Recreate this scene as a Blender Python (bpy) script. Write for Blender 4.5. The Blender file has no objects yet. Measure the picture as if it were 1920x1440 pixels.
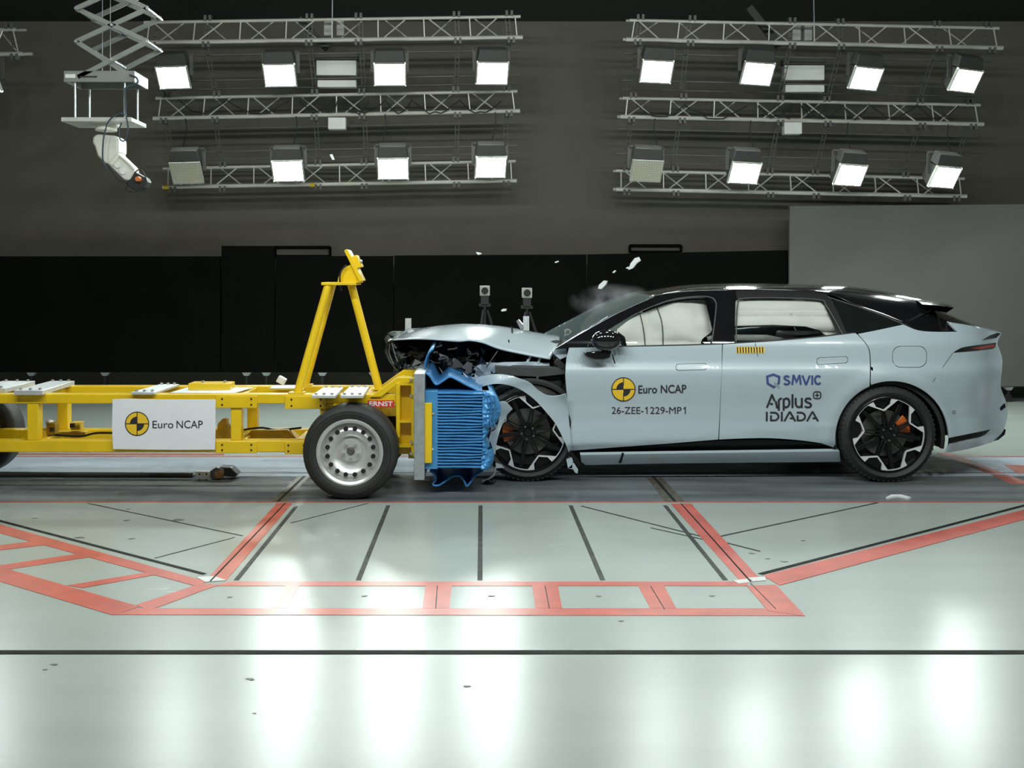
import bpy, bmesh, math, random
from mathutils import Vector, Matrix, noise
random.seed(7)
PI = math.pi
sc = bpy.context.scene
COL = sc.collection

# ------------------------------------------------------------------ camera
F, PX, PY, CH = 1896.0, 900.0, 515.0, 1.65      # focal length in px, principal point, eye height
cd = bpy.data.cameras.new('camera'); cam = bpy.data.objects.new('camera', cd); COL.objects.link(cam)
cam.location = (0, 0, CH); cam.rotation_euler = (PI/2, 0, 0)
cd.sensor_width = 36; cd.sensor_fit = 'HORIZONTAL'; cd.lens = F*36/1920
cd.shift_x = (960-PX)/1920; cd.shift_y = -(720-PY)/1920
cd.clip_end = 200
sc.camera = cam

# ------------------------------------------------------------------ light and exposure
w = bpy.data.worlds.new('world'); sc.world = w; w.use_nodes = True
w.node_tree.nodes['Background'].inputs[0].default_value = (.62, .72, .70, 1)
w.node_tree.nodes['Background'].inputs[1].default_value = .03
sc.view_settings.view_transform = 'Standard'; sc.view_settings.look = 'None'
sc.view_settings.gamma = 1; sc.view_settings.exposure = .55
LAMP_GLOW = 88.0
SIDE_W = 38.0
def lamp_bank(xs, y, z, tgt_y, power, size=(.40, .30)):
    for x in xs:
        ld = bpy.data.lights.new('bank_lamp', 'AREA'); ld.shape = 'RECTANGLE'
        ld.size, ld.size_y = size; ld.energy = power; ld.color = (.93, 1, .97)
        lo = bpy.data.objects.new('bank_lamp', ld); COL.objects.link(lo)
        lo.location = (x, y, z)
        d = Vector((x*.85, tgt_y, .6)) - lo.location
        lo.rotation_euler = d.to_track_quat('-Z', 'Y').to_euler()
# the hall's camera-side lamp banks (mirror of the ones in view) hang above the camera
lamp_bank((-3.4, -2.1, -.8, .6, 1.9, 3.2, 4.6), 3.9, 4.6, 8.6, SIDE_W)
lamp_bank((-3.0, -.6, 1.6, 3.8), 8.2, 6.2, 8.4, SIDE_W*.50, (.8, .5))

# ------------------------------------------------------------------ helpers
WORLD = {}
def P(u, v, D): return Vector(((u-PX)*D/F, D, CH-(v-PY)*D/F))
def FL(u, v, z=0.0):
    D = (CH-z)*F/(v-PY); return Vector(((u-PX)*D/F, D, z))
def X_(u, D): return (u-PX)*D/F
def Z_(v, D): return CH-(v-PY)*D/F

def tag(o, label=None, cat=None, group=None, kind=None):
    if label: o['label'] = label
    if cat: o['category'] = cat
    if group: o['group'] = group
    if kind: o['kind'] = kind
    return o
def empty(name, loc, label, cat, group=None):
    o = bpy.data.objects.new(name, None); COL.objects.link(o); o.location = loc
    o.empty_display_size = .1
    WORLD[o.name] = Vector(loc); return tag(o, label, cat, group)

def link(name, me, mat, parent=None):
    o = bpy.data.objects.new(name, me); COL.objects.link(o)
    if mat: me.materials.append(mat)
    if parent:
        o.parent = parent
    return o

class MB:
    def __init__(s): s.v = []; s.f = []
    def add(s, vs, fs):
        b = len(s.v); s.v += [Vector(x) for x in vs]; s.f += [tuple(b+i for i in f) for f in fs]; return s
    def box(s, x0, x1, y0, y1, z0, z1):
        return s.add([(x0,y0,z0),(x1,y0,z0),(x1,y1,z0),(x0,y1,z0),(x0,y0,z1),(x1,y0,z1),(x1,y1,z1),(x0,y1,z1)],
                     [(0,3,2,1),(4,5,6,7),(0,1,5,4),(1,2,6,5),(2,3,7,6),(3,0,4,7)])
    def bar(s, p, q, wd, ht, up=(0,0,1)):
        p, q = Vector(p), Vector(q); d = (q-p).normalized(); up = Vector(up)
        if abs(d.dot(up)) > .98: up = Vector((0,1,0))
        a = d.cross(up).normalized()*wd/2; b = a.cross(d).normalized()*ht/2
        c = [p-a-b, p+a-b, p+a+b, p-a+b, q-a-b, q+a-b, q+a+b, q-a+b]
        return s.add(c, [(0,1,2,3),(4,7,6,5),(0,4,5,1),(1,5,6,2),(2,6,7,3),(3,7,4,0)])
    def tube(s, pts, r, n=8, cap=True):
        pts = [Vector(p) for p in pts]; rings = []; ref = Vector((0,0,1))
        for i, p in enumerate(pts):
            d = (pts[min(i+1,len(pts)-1)]-pts[max(i-1,0)]).normalized()
            if abs(d.dot(ref)) > .95: ref = Vector((0,1,0)) if abs(d.y) < .9 else Vector((1,0,0))
            a = d.cross(ref).normalized(); b = a.cross(d)
            rr = r[i] if isinstance(r, (list, tuple)) else r
            rings.append([p+a*rr*math.cos(2*PI*k/n)+b*rr*math.sin(2*PI*k/n) for k in range(n)])
        vs = [x for g in rings for x in g]; fs = []
        for i in range(len(pts)-1):
            for k in range(n):
                k2 = (k+1) % n; fs.append((i*n+k, i*n+k2, (i+1)*n+k2, (i+1)*n+k))
        if cap: fs.append(tuple(range(n-1,-1,-1))); m = (len(pts)-1)*n; fs.append(tuple(m+k for k in range(n)))
        return s.add(vs, fs)
    def prism(s, poly, fn, d):
        """poly of 2D points -> fn(point) 3D, extruded by vector d"""
        a = [Vector(fn(p)) for p in poly]; d = Vector(d); n = len(a)
        nm = Vector((0,0,0))
        for i in range(n): nm += a[i].cross(a[(i+1) % n])
        if nm.dot(d) < 0: a.reverse()
        return s.add(a+[p+d for p in a], [tuple(range(n-1,-1,-1)), tuple(range(n,2*n))]+[(i,(i+1)%n,n+(i+1)%n,n+i) for i in range(n)])
    def lathe(s, prof, c, n=48, closed=False):
        """prof (r, y) round an axis along Y through c"""
        c = Vector(c); m = len(prof); vs = []; fs = []
        for k in range(n):
            a = 2*PI*k/n
            vs += [c+Vector((r*math.cos(a), y, r*math.sin(a))) for r, y in prof]
        for k in range(n):
            k2 = (k+1) % n
            for i in range(m if closed else m-1):
                j = (i+1) % m; fs.append((k*m+i, k*m+j, k2*m+j, k2*m+i))
        return s.add(vs, fs)
    def sphere(s, c, r, n=12, m=8, jit=0):
        c = Vector(c); r = Vector(r) if not isinstance(r, (int, float)) else Vector((r,r,r)); vs = []; fs = []
        for i in range(m+1):
            t = PI*i/m
            for k in range(n):
                a = 2*PI*k/n; q = 1+random.uniform(-jit, jit)
                vs.append(c+Vector((r.x*math.sin(t)*math.cos(a), r.y*math.sin(t)*math.sin(a), r.z*math.cos(t)))*q if jit == 0 else
                          c+Vector((r.x*math.sin(t)*math.cos(a)*q, r.y*math.sin(t)*math.sin(a)*q, r.z*math.cos(t)*q)))
        for i in range(m):
            for k in range(n):
                k2 = (k+1) % n; fs.append((i*n+k, (i+1)*n+k, (i+1)*n+k2, i*n+k2))
        return s.add(vs, fs)
    def grid(s, rows, close=False):
        n = len(rows[0]); vs = [p for r in rows for p in r]; fs = []
        for i in range(len(rows)-1):
            for k in range(n-1): fs.append((i*n+k, i*n+k+1, (i+1)*n+k+1, (i+1)*n+k))
        return s.add(vs, fs)
    def build(s, name, mat, parent=None, bevel=0, smooth=35, solid=0, fix=False):
        off = WORLD.get(parent.name, Vector((0,0,0))) if parent else Vector((0,0,0))
        me = bpy.data.meshes.new(name); me.from_pydata([v-off for v in s.v], [], s.f); me.update()
        if fix:
            bm = bmesh.new(); bm.from_mesh(me); bmesh.ops.remove_doubles(bm, verts=bm.verts, dist=1e-5)
            bmesh.ops.recalc_face_normals(bm, faces=bm.faces); bm.to_mesh(me); bm.free()
        if smooth:
            for p in me.polygons: p.use_smooth = True
            me.set_sharp_from_angle(angle=math.radians(smooth))
        o = link(name, me, mat, parent); WORLD[o.name] = off
        if solid:
            m = o.modifiers.new('s', 'SOLIDIFY'); m.thickness = solid; m.offset = 0
        if bevel:
            m = o.modifiers.new('b', 'BEVEL'); m.width = bevel; m.segments = 2; m.limit_method = 'ANGLE'; m.angle_limit = .6
        return o

def copy_tree(o, parent=None):
    c = o.copy(); COL.objects.link(c); c.parent = parent
    for ch in [x for x in o.children]: copy_tree(ch, c)
    return c

# ------------------------------------------------------------------ materials
MATS = {}
def mat(name, col, rough=.5, metal=0, var=.08, scale=9, coat=0, emit=0, bump=0, spec=.5, alpha=1, stretch=None, rvar=0):
    m = bpy.data.materials.new(name); m.use_nodes = True; nt = m.node_tree; b = nt.nodes['Principled BSDF']
    b.inputs['Roughness'].default_value = rough; b.inputs['Metallic'].default_value = metal
    b.inputs['Coat Weight'].default_value = coat; b.inputs['Coat Roughness'].default_value = .04
    b.inputs['Specular IOR Level'].default_value = spec
    tc = nt.nodes.new('ShaderNodeTexCoord'); mp = nt.nodes.new('ShaderNodeMapping')
    nt.links.new(tc.outputs['Object'], mp.inputs[0])
    if stretch: mp.inputs['Scale'].default_value = stretch
    nz = nt.nodes.new('ShaderNodeTexNoise'); nz.inputs['Scale'].default_value = scale; nz.inputs['Detail'].default_value = 5
    nt.links.new(mp.outputs[0], nz.inputs['Vector'])
    cr = nt.nodes.new('ShaderNodeValToRGB')
    cr.color_ramp.elements[0].position = .3; cr.color_ramp.elements[1].position = .7
    cr.color_ramp.elements[0].color = tuple(c*(1-var) for c in col)+(1,)
    cr.color_ramp.elements[1].color = tuple(min(1, c*(1+var)) for c in col)+(1,)
    nt.links.new(nz.outputs['Fac'], cr.inputs[0]); nt.links.new(cr.outputs[0], b.inputs['Base Color'])
    if rvar:
        mr = nt.nodes.new('ShaderNodeMapRange'); mr.inputs[3].default_value = max(.02, rough-rvar); mr.inputs[4].default_value = rough+rvar
        nt.links.new(nz.outputs['Fac'], mr.inputs[0]); nt.links.new(mr.outputs[0], b.inputs['Roughness'])
    if bump:
        bp = nt.nodes.new('ShaderNodeBump'); bp.inputs['Strength'].default_value = bump; bp.inputs['Distance'].default_value = .01
        nt.links.new(nz.outputs['Fac'], bp.inputs['Height']); nt.links.new(bp.outputs[0], b.inputs['Normal'])
    if emit:
        b.inputs['Emission Color'].default_value = (.90, 1, .96, 1); b.inputs['Emission Strength'].default_value = emit
    MATS[name] = m; return m
def srgb(r, g, b):
    f = lambda c: (c/255/12.92 if c/255 <= .04045 else ((c/255+.055)/1.055)**2.4)
    return (f(r), f(g), f(b))
def glass(name, tint, haze=0, rough=.02):
    m = bpy.data.materials.new(name); m.use_nodes = True; nt = m.node_tree; nt.nodes.remove(nt.nodes['Principled BSDF'])
    out = nt.nodes['Material Output']; tr = nt.nodes.new('ShaderNodeBsdfTransparent'); gl = nt.nodes.new('ShaderNodeBsdfGlossy')
    nz = nt.nodes.new('ShaderNodeTexNoise'); nz.inputs['Scale'].default_value = 4
    cr = nt.nodes.new('ShaderNodeValToRGB'); cr.color_ramp.elements[0].color = tuple(c*.95 for c in tint)+(1,); cr.color_ramp.elements[1].color = tuple(min(1,c*1.05) for c in tint)+(1,)
    nt.links.new(nz.outputs['Fac'], cr.inputs[0]); nt.links.new(cr.outputs[0], tr.inputs[0])
    gl.inputs['Roughness'].default_value = rough
    fr = nt.nodes.new('ShaderNodeFresnel'); fr.inputs[0].default_value = 1.5
    mx = nt.nodes.new('ShaderNodeMixShader')
    nt.links.new(fr.outputs[0], mx.inputs[0]); nt.links.new(tr.outputs[0], mx.inputs[1]); nt.links.new(gl.outputs[0], mx.inputs[2])
    if haze:
        df = nt.nodes.new('ShaderNodeBsdfDiffuse'); df.inputs[0].default_value = (.50, .62, .61, 1); m2 = nt.nodes.new('ShaderNodeMixShader'); m2.inputs[0].default_value = haze
        nt.links.new(mx.outputs[0], m2.inputs[1]); nt.links.new(df.outputs[0], m2.inputs[2]); mx = m2
    nt.links.new(mx.outputs[0], out.inputs[0]); return m

M_floor = mat('pale_epoxy_floor', (.365, .408, .375), .27, var=.035, scale=1.6, spec=.5, stretch=(.5, 2.2, 1), rvar=.010)
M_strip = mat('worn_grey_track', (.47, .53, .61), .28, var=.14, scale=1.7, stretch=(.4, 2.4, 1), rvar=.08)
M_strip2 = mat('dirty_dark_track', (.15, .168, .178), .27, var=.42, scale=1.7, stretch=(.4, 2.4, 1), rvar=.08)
M_red = mat('red_floor_paint', (.56, .115, .085), .30, var=.16, scale=7, rvar=.06)
M_redthin = mat('dull_red_paint', (.42, .13, .10), .35, var=.2, scale=8)
M_slot = mat('dark_slot_rail', (.02, .022, .02), .75, spec=.15, var=.4, scale=14)
M_slot2 = mat('grey_joint_filler', (.055, .06, .052), .65, spec=.25, var=.35, scale=16)
M_rail = mat('dirty_steel_rail', (.16, .15, .115), .45, metal=.5, var=.4, scale=20)
M_whiteplate = mat('white_floor_plate', (.6, .61, .58), .4)
M_scuff = mat('dark_scuff', (.13, .13, .11), .5, var=.5, scale=25)
M_wall = mat('dark_taupe_wall', srgb(104, 101, 91), .9, spec=.2, var=.07, scale=.8)
M_wallblack = mat('black_wall', (.010, .012, .009), .85)
M_wallgrey = mat('side_wall_grey', (.16, .17, .16), .7)
M_blackscreen = mat('black_screen_cloth', (.0045, .0052, .004), .95, spec=.08, var=.15, scale=1.3)
M_greyscreen = mat('light_grey_screen', (.158, .160, .144), .8, spec=.2, var=.04, scale=1)
M_alu = mat('truss_aluminium', (.68, .66, .60), .42, metal=.4, var=.06)
M_rigdim = mat('dull_rig_steel', (.13, .125, .11), .55, metal=.2)
M_platform = mat('platform_white', (.55, .56, .52), .45, var=.05)
M_alu2 = mat('plate_aluminium', (.74, .77, .78), .42, metal=.55, var=.08, scale=25)
M_galv = mat('galvanised_steel', (.50, .54, .56), .40, metal=.7, var=.14, scale=22)
M_liftgrey = mat('lift_grey_paint', (.23, .25, .23), .45, var=.06)
M_white = mat('white_enamel', (.80, .81, .78), .4, var=.04)
M_robot = mat('robot_cream_white', (.72, .73, .66), .4, var=.05)
M_lampbody = mat('lamp_dark_body', (.055, .055, .05), .6)
M_lampframe = mat('lamp_grey_frame', (.45, .46, .42), .5)
M_lamp = mat('lit_led_face', (.9, .9, .9), .5, emit=LAMP_GLOW, var=0)
M_led = mat('unlit_led_face', (.62, .58, .42), .4, var=.1, scale=60)
M_black = mat('black_rubber_plastic', (.018, .018, .018), .5)
M_cable = mat('black_cable', (.015, .016, .018), .55)
M_bluecable = mat('dark_blue_cable', (.03, .055, .075), .5)
M_orange = mat('orange_part', (.62, .16, .03), .45)
M_rust = mat('rusty_brown', (.26, .11, .045), .6, var=.3, scale=30)
M_yel = mat('trolley_yellow_paint', (.80, .53, .008), .36, var=.07, scale=5, coat=.25, rvar=.06)
M_yeldirty = mat('scuffed_yellow', (.62, .40, .03), .5, var=.2, scale=12)
M_boltd = mat('dark_bolt', (.05, .04, .03), .5, metal=.5)
M_bolt = mat('steel_bolt', (.6, .6, .58), .35, metal=.8)
M_tyre = mat('tyre_rubber', (.021, .022, .021), .62, var=.18, scale=30, bump=.1)
M_steelrim = mat('silver_steel_rim', (.62, .63, .62), .36, metal=.55, var=.04)
M_hole = mat('rim_hole_dark', (.008, .008, .009), .8)
M_blue = mat('blue_honeycomb_face', (.075, .30, .62), .36, metal=.25, var=.12, scale=14)
M_blued = mat('blue_cladding_sheet', (.05, .21, .46), .38, metal=.3, var=.15, scale=9)
M_sign = mat('white_sign_sheet', (.80, .82, .86), .5, var=.02)
M_emy = mat('emblem_yellow', (.86, .55, .03), .45, var=.03)
M_emk = mat('print_black', (.022, .022, .026), .5, var=.05)
M_indigo = mat('print_indigo', (.055, .075, .24), .5, var=.05)
M_greydec = mat('print_grey_green', (.30, .40, .42), .5)
M_sticker = mat('sticker_red', (.62, .045, .03), .45)
M_paint = mat('pale_blue_grey_paint', srgb(174, 189, 196), .30, var=.012, scale=2, coat=1.0)
M_paintin = mat('inner_pale_paint', srgb(170, 184, 194), .42, var=.1, scale=9)
M_gloss = mat('gloss_black', (.008, .008, .009), .10, coat=1, var=.1)
M_frame = mat('satin_black_trim', (.006, .0065, .006), .4, spec=.3)
M_dark = mat('dark_underbody', (.014, .015, .015), .7)
M_darkgrey = mat('charcoal_plastic', (.055, .06, .058), .5, var=.15)
M_crush = mat('crumpled_dark_metal', (.014, .015, .016), .3, metal=.6, var=.6, scale=18)
M_silverbit = mat('torn_silver_metal', (.62, .64, .65), .28, metal=.8, var=.2)
M_airbag = mat('white_airbag_fabric', (.80, .80, .75), .8, var=.03, scale=6, bump=.15)
M_seam = mat('grey_tether', (.11, .11, .10), .7)
M_redlamp = mat('red_tail_lens', (.40, .03, .02), .12, coat=1)
M_rimblk = mat('wheel_gloss_black', (.004, .0045, .005), .22, spec=.35)
M_rimsil = mat('machined_silver', (.80, .81, .82), .34, metal=.3, var=.03)
M_disc = mat('brake_disc_steel', (.15, .145, .14), .42, metal=.6, var=.15)
M_caliper = mat('orange_brake_caliper', (.62, .13, .02), .4)
M_shard = mat('white_shard', (.80, .83, .84), .4, var=.05)
M_glass = glass('side_glass', (.955, .975, .96))
M_wind = glass('windshield_glass', (.74, .84, .82), .10)
M_tint = mat('privacy_glass', (.010, .013, .012), .06, coat=.6, spec=.6)
M_chrome = mat('bright_trim', (.6, .62, .62), .2, metal=.9)

# ================================================================== the hall
YW = 13.8
def struct(o): o['kind'] = 'structure'; return o
floor = struct(MB().box(-9, 10, -4, YW+.2, -.12, 0).build('floor', M_floor))
struct(MB().box(-9, 10, YW, YW+.2, 0, Z_(40, YW)).build('wall_back', M_wall))
struct(MB().box(-9, 10, YW+.12, YW+.3, Z_(40, YW), 7.4).build('wall_back_upper', M_wallblack))
struct(MB().box(-9.2, -9, -4, YW+.2, 0, 7.4).build('wall_left', M_wallgrey))
struct(MB().box(10, 10.2, -4, YW+.2, 0, 7.4).build('wall_right', M_wallgrey))
struct(MB().box(-9, 10, -4.2, -4, 0, 7.4).build('wall_front', M_wallgrey))
struct(MB().box(-9, 10, -4, YW+.3, 7.4, 7.6).build('ceiling', M_wallblack))
# floor pieces: painted bands, slots, track (children of the floor)
def fpoly(name, pts, m, z, h=.0012):
    b = MB(); b.prism([FL(u, v) for u, v in pts], lambda p: (p.x, p.y, z-h), (0, 0, h)); return b.build(name, m, floor, smooth=0)
def fline(name, a, b_, wpx, m, z):
    A, B = FL(*a), FL(*b_)
    d = (B-A).normalized(); n = Vector((-d.y, d.x, 0))*wpx/2
    b = MB(); b.prism([A-n, B-n, B+n, A+n], lambda p: (p.x, p.y, z-.001), (0, 0, .001)); return b.build(name, m, floor, smooth=0)
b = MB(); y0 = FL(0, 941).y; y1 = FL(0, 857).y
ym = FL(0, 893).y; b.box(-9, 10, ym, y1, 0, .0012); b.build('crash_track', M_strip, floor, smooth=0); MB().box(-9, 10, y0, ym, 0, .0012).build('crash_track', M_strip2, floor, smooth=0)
for v, wd, m in ((941.5, .035, M_redthin), (856.5, .05, M_redthin)):
    D = FL(0, v).y; MB().box(-9, 10, D-wd/2, D+wd/2, 0, .0018).build('track_border', m, floor, smooth=0)
for v, wd in ((1223.5, .045), (886.5, .02), (1002, 0)):
    if wd: D = FL(0, v).y; MB().box(-9, 10, D-wd/2, D+wd/2, 0, .0022).build('floor_slot', M_slot, floor, smooth=0)
for a, c in (((555, 950), (443, 1088)), ((728, 948), (672, 1088)), ((901, 948), (900, 1088)), ((1070, 948), (1130, 1088)), ((1247, 948), (1360, 1088))):
    fline('floor_slot', a, c, .028, M_slot2, .0022)
for a, c, wd in (((-250, 912), (384, 1077), .028), ((1425, 1077), (2040, 917), .03), ((165, 944), (455, 1005), .012), ((1350, 1006), (1645, 943), .016),
               ((1090, 949), (1425, 1034), .016), ((545, 981), (690, 944), .010), ((290, 1047), (440, 1008), .010), ((1220, 990), (1320, 1012), .012)):
    fline('floor_joint', a, c, wd, M_slot2 if wd < .02 else M_slot, .0024)
for a, c in (((576, 893), (528, 941)), ((565, 893), (514, 941)), ((1216, 893), (1254, 941)), ((1232, 893), (1278, 941))):
    fline('track_rail', a, c, .05, M_rail, .0026)
for a, c in (((571, 893), (521, 941)), ((1224, 893), (1266, 941))):
    fline('track_rail_slot', a, c, .025, M_slot, .003)
RED = [
 [(430, 1091), (1402, 1091), (1402, 1099), (400, 1099)],
 [(262, 1141), (1465, 1141), (1508, 1155), (212, 1153)],
 [(-290, 904), (388, 1091), (366, 1099), (-330, 911)],
 [(-480, 926), (262, 1138), (212, 1154), (-520, 936)],
 [(-95, 1034), (72, 1014), (95, 1021), (-75, 1041)],
 [(-12, 1062), (158, 1037), (188, 1042), (10, 1069)],
 [(127, 1098), (285, 1072), (308, 1075), (155, 1103)],
 [(255, 1135), (378, 1094), (410, 1097), (280, 1145)],
 [(519, 944), (548, 944), (424, 1089), (386, 1089)],
 [(798, 1099), (847, 1099), (843, 1141), (792, 1141)],
 [(998, 1099), (1046, 1099), (1054, 1141), (1004, 1141)],
 [(1197, 1099), (1245, 1099), (1268, 1141), (1219, 1141)],
 [(535, 1099), (560, 1099), (540, 1141), (512, 1141)],
 [(1258, 945), (1296, 945), (1425, 1086), (1388, 1090)],
 [(1400, 1099), (1455, 1097), (1510, 1156), (1440, 1146)],
 [(1430, 1080), (2060, 921), (2130, 918), (1462, 1098)],
 [(1757, 849), (1783, 850), (1884, 888), (1850, 888)],
 [(1858, 890), (1890, 891), (1935, 908), (1895, 908)],
 [(1882, 872), (1960, 874), (1960, 888), (1908, 888)],
 [(20, 850), (420, 851), (420, 853.5), (20, 852.5)],
]
for i, q in enumerate(RED): fpoly('painted_red_band', q, M_red if i < 16 else M_redthin, .0020+.00005*i)
for a, c in (((535, 944), (394, 1091)), ((1277, 945), (1408, 1092)), ((1220, 1100), (1246, 1143)), ((820, 1099), (817, 1142)), ((1022, 1099), (1030, 1142)), ((1408, 1095), (1455, 1143))):
    fline('floor_slot', a, c, .010 if a[1] < 1000 else .005, M_slot if a[1] < 1000 else M_slot2, .0034)
for q in ([(368, 1083), (402, 1081), (425, 1089), (385, 1092)], [(1374, 1089), (1400, 1086), (1412, 1092), (1385, 1095)], [(1402, 1084), (1434, 1082), (1437, 1089), (1412, 1091)]):
    fpoly('joint_cover_plate', q, M_whiteplate, .0032)
for u, v, r in ((430, 1120, .022), (682, 1118, .02), (921, 1118, .022), (1124, 1118, .02), (1333, 1118, .022), (65, 972, .02), (238, 976, .02), (150, 1008, .04), (101, 1246, .02), (86, 1256, .012), (470, 1274, .02), (332, 975, .05),
                (1290, 967, .012), (1505, 1014, .015), (1165, 1165, .015), (875, 1287, .015), (477, 1338, .008), (240, 955, .02), (246, 1010, .03), (1410, 1038, .02), (1440, 1048, .018), (1470, 1053, .025)):
    c = FL(u, v); n = 9
    pts = [(c.x+r*1.1*math.cos(2*PI*k/n)*random.uniform(.3, 1.2), c.y+r*.55*math.sin(2*PI*k/n)*random.uniform(.6, 1.2)) for k in range(n)]
    b = MB(); b.prism(pts, lambda p: (p[0], p[1], .0012), (0, 0, .001)); b.build('floor_scuff', M_scuff, floor, smooth=0)

# ---- screens in front of the back wall
def castor(parent, u, v, D):
    p = P(u, v, D); b = MB(); b.add([], []); b.prism([(-.06, .012), (.06, .012), (.03, -.03), (-.03, -.03)], lambda t: (p.x+t[0], p.y-.03, p.z+t[1]), (0, .06, 0)); b.build('castor_bracket', M_galv, parent)
    MB().box(p.x-.015, p.x+.015, p.y-.02, p.y+.02, .09, p.z-.03).build('castor_stem', M_black, parent)
    MB().lathe([(.0, -.02), (.045, -.02), (.05, -.012), (.05, .012), (.045, .02), (0, .02)], (p.x, p.y, .05), 16).build('castor_wheel', M_black, parent)
DS = 13.3
def screen(name, u0, u1, v0, v1, D, m, label, castors, th=.06, v0b=None):
    p0, p1 = P(u0, v0, D), P(u1, v1, D); e = empty(name, ((p0.x+p1.x)/2, D, 0), label, 'screen')
    zt2 = Z_(v0b if v0b else v0, D)
    b = MB(); b.add([(p0.x, D, p1.z), (p1.x, D, p1.z), (p1.x, D+th, p1.z), (p0.x, D+th, p1.z), (p0.x, D, p0.z), (p1.x, D, zt2), (p1.x, D+th, zt2), (p0.x, D+th, p0.z)],
                    [(0,3,2,1),(4,5,6,7),(0,1,5,4),(1,2,6,5),(2,3,7,6),(3,0,4,7)])
    b.build('panel', m, e, bevel=.006)
    for u in castors: castor(e, u, v1+2, D+.03)
    return e
screen('black_screen', -330, 413, 480.5, 698, DS, M_blackscreen, 'black cloth screen on castors at the far left behind the trolley', (60, 198, -250))
screen('black_screen', 415, 514, 461, 698, DS-.02, M_blackscreen, 'narrow tall black screen standing up above its neighbours behind the trolley', (463, 500))
screen('black_screen', 516, 737, 480, 698, DS, M_blackscreen, 'black screen on castors directly behind the yellow trolley tower', (605, 700))
screen('black_screen', 739, 1100, 479, 699, DS, M_blackscreen, 'wide black screen behind the two camera tripods', (800, 1050), v0b=477)
screen('black_screen', 1102, 1478, 477, 700, DS-.03, M_blackscreen, 'black screen with sloping top behind the car roof', (1140, 1440), v0b=469)
screen('grey_screen', 1481, 2160, 386, 725, 13.1, M_greyscreen, 'tall light grey screen standing behind the rear of the car', (1500, 1890, 2100), v0b=381)
def wallframe(label, u0, u1, v0, v1, D):
    e = empty('wall_frame', P((u0+u1)/2, v1, D), label, 'frame')
    b = MB(); a = [P(u0, v0, D), P(u1, v0, D), P(u1, v1, D), P(u0, v1, D)]
    for i in range(4):
        MB().bar(a[i], a[(i+1) % 4], .03, .035, up=(0,1,0)).build('bar', M_blackscreen, e)
    return e
wallframe('thin dark frame on the wall left of the trolley tower', 516, 619, 463, 480, YW-.05)
wallframe('thin dark frame on the wall above the windscreen', 1181, 1277, 460, 472, YW-.05)

# ================================================================== lighting rigs
def truss_row(parent, ul, ur, ll, lr, D, bays=8):
    """front chords given by pixel end points at depth D; back chords .28 m behind"""
    A, B, C, E = P(*ul, D), P(*ur, D), P(*ll, D), P(*lr, D); back = Vector((0, .28, .28*(PY-ll[1])/F)); r = .018
    for p, q, r in ((A, B, .019), (C, E, .026), (A+back, B+back, .016), (C+back, E+back, .02)):
        MB().tube([p, q], r, 10).build('chord', M_alu, parent)
    for i in range(bays+1):
        t = (i+.12)/(bays+.24); p, q = A.lerp(B, t), C.lerp(E, t)
        MB().tube([p, q], .009, 6).build('brace', M_alu, parent)
    for i in range(bays):
        t0, t1 = (i+.2)/(bays+.24), (i+.75)/(bays+.24)
        if i % 2 == 0: MB().tube([A.lerp(B, t0), C.lerp(E, t1)], .009, 6).build('brace', M_alu, parent)
        else: MB().tube([C.lerp(E, t0), A.lerp(B, t1)], .009, 6).build('brace', M_alu, parent)
        if i % 2 == 0: MB().tube([C.lerp(E, t0)+back, A.lerp(B, t1)+back], .009, 6).build('brace', M_alu, parent)
        else: MB().tube([A.lerp(B, t0)+back, C.lerp(E, t1)+back], .009, 6).build('brace', M_alu, parent)
    for t in (.03, .17, .44, .57, .83, .97):
        for p, s in ((A.lerp(B, t), 1), (C.lerp(E, t), -1)):
            b = MB(); b.box(p.x-.045, p.x-.015, p.y-.03, p.y+.03, p.z+min(0, s*.07), p.z+max(0, s*.07)); b.box(p.x+.015, p.x+.045, p.y-.03, p.y+.03, p.z+min(0, s*.07), p.z+max(0, s*.07))
            b.build('clamp', M_rigdim, parent)
    return A, B, C, E
def strap(parent, p, q):
    b = MB(); d = q-p; L = d.length; n = max(2, int(L/.075)); side = Vector((.022, 0, 0))
    for s in (-1, 1): b.bar(p+side*s, q+side*s, .010, .006)
    for i in range(n+1):
        c = p+d*i/n; b.bar(c-side, c+side, .03, .006)
    b.build('perforated_strap', M_rigdim, parent, smooth=0)
RIG = {}
def rig(label, rows, key):
    root = empty('lighting_rig', P((rows[0][0][0]+rows[0][1][0])/2, rows[0][0][1], rows[0][4]), label, 'lighting rig')
    R = [truss_row(root, *r) for r in rows]
    for t in (.03, .165, .44, .575, .83, .965):
        for i in range(len(R)-1):
            A, B, C, E = R[i]; A2, B2, C2, E2 = R[i+1]
            strap(root, C.lerp(E, t)+Vector((0, .06, 0)), A2.lerp(B2, t)+Vector((0, .06, 0)))
            if t < .1: pass
        A, B, C, E = R[0]
        strap(root, A.lerp(B, t)+Vector((0, .06, 0)), C.lerp(E, t)+Vector((0, .06, 0)))
    for i in range(len(R)-1):          # slim rails the lamps hang on, between the truss rows
        A, B, C, E = R[i]; A2, B2, _, _ = R[i+1]
        for f_, th in ((.20, .012), (.66, .014), (.82, .010)):
            p, q = C.lerp(A2, f_), E.lerp(B2, f_); o_ = Vector((0, .12, 0))
            MB().bar(p+o_, q+o_, .03, th).build('lamp_rail', M_rigdim, root)
    for t in (.5,):
        A, B, _, _ = R[0]; p = A.lerp(B, t)
        MB().tube([p, p+Vector((0, .15, 7.39-p.z))], .008, 6).build('hoist_wire', M_galv, root)
    RIG[key] = (root, R); return root
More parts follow.
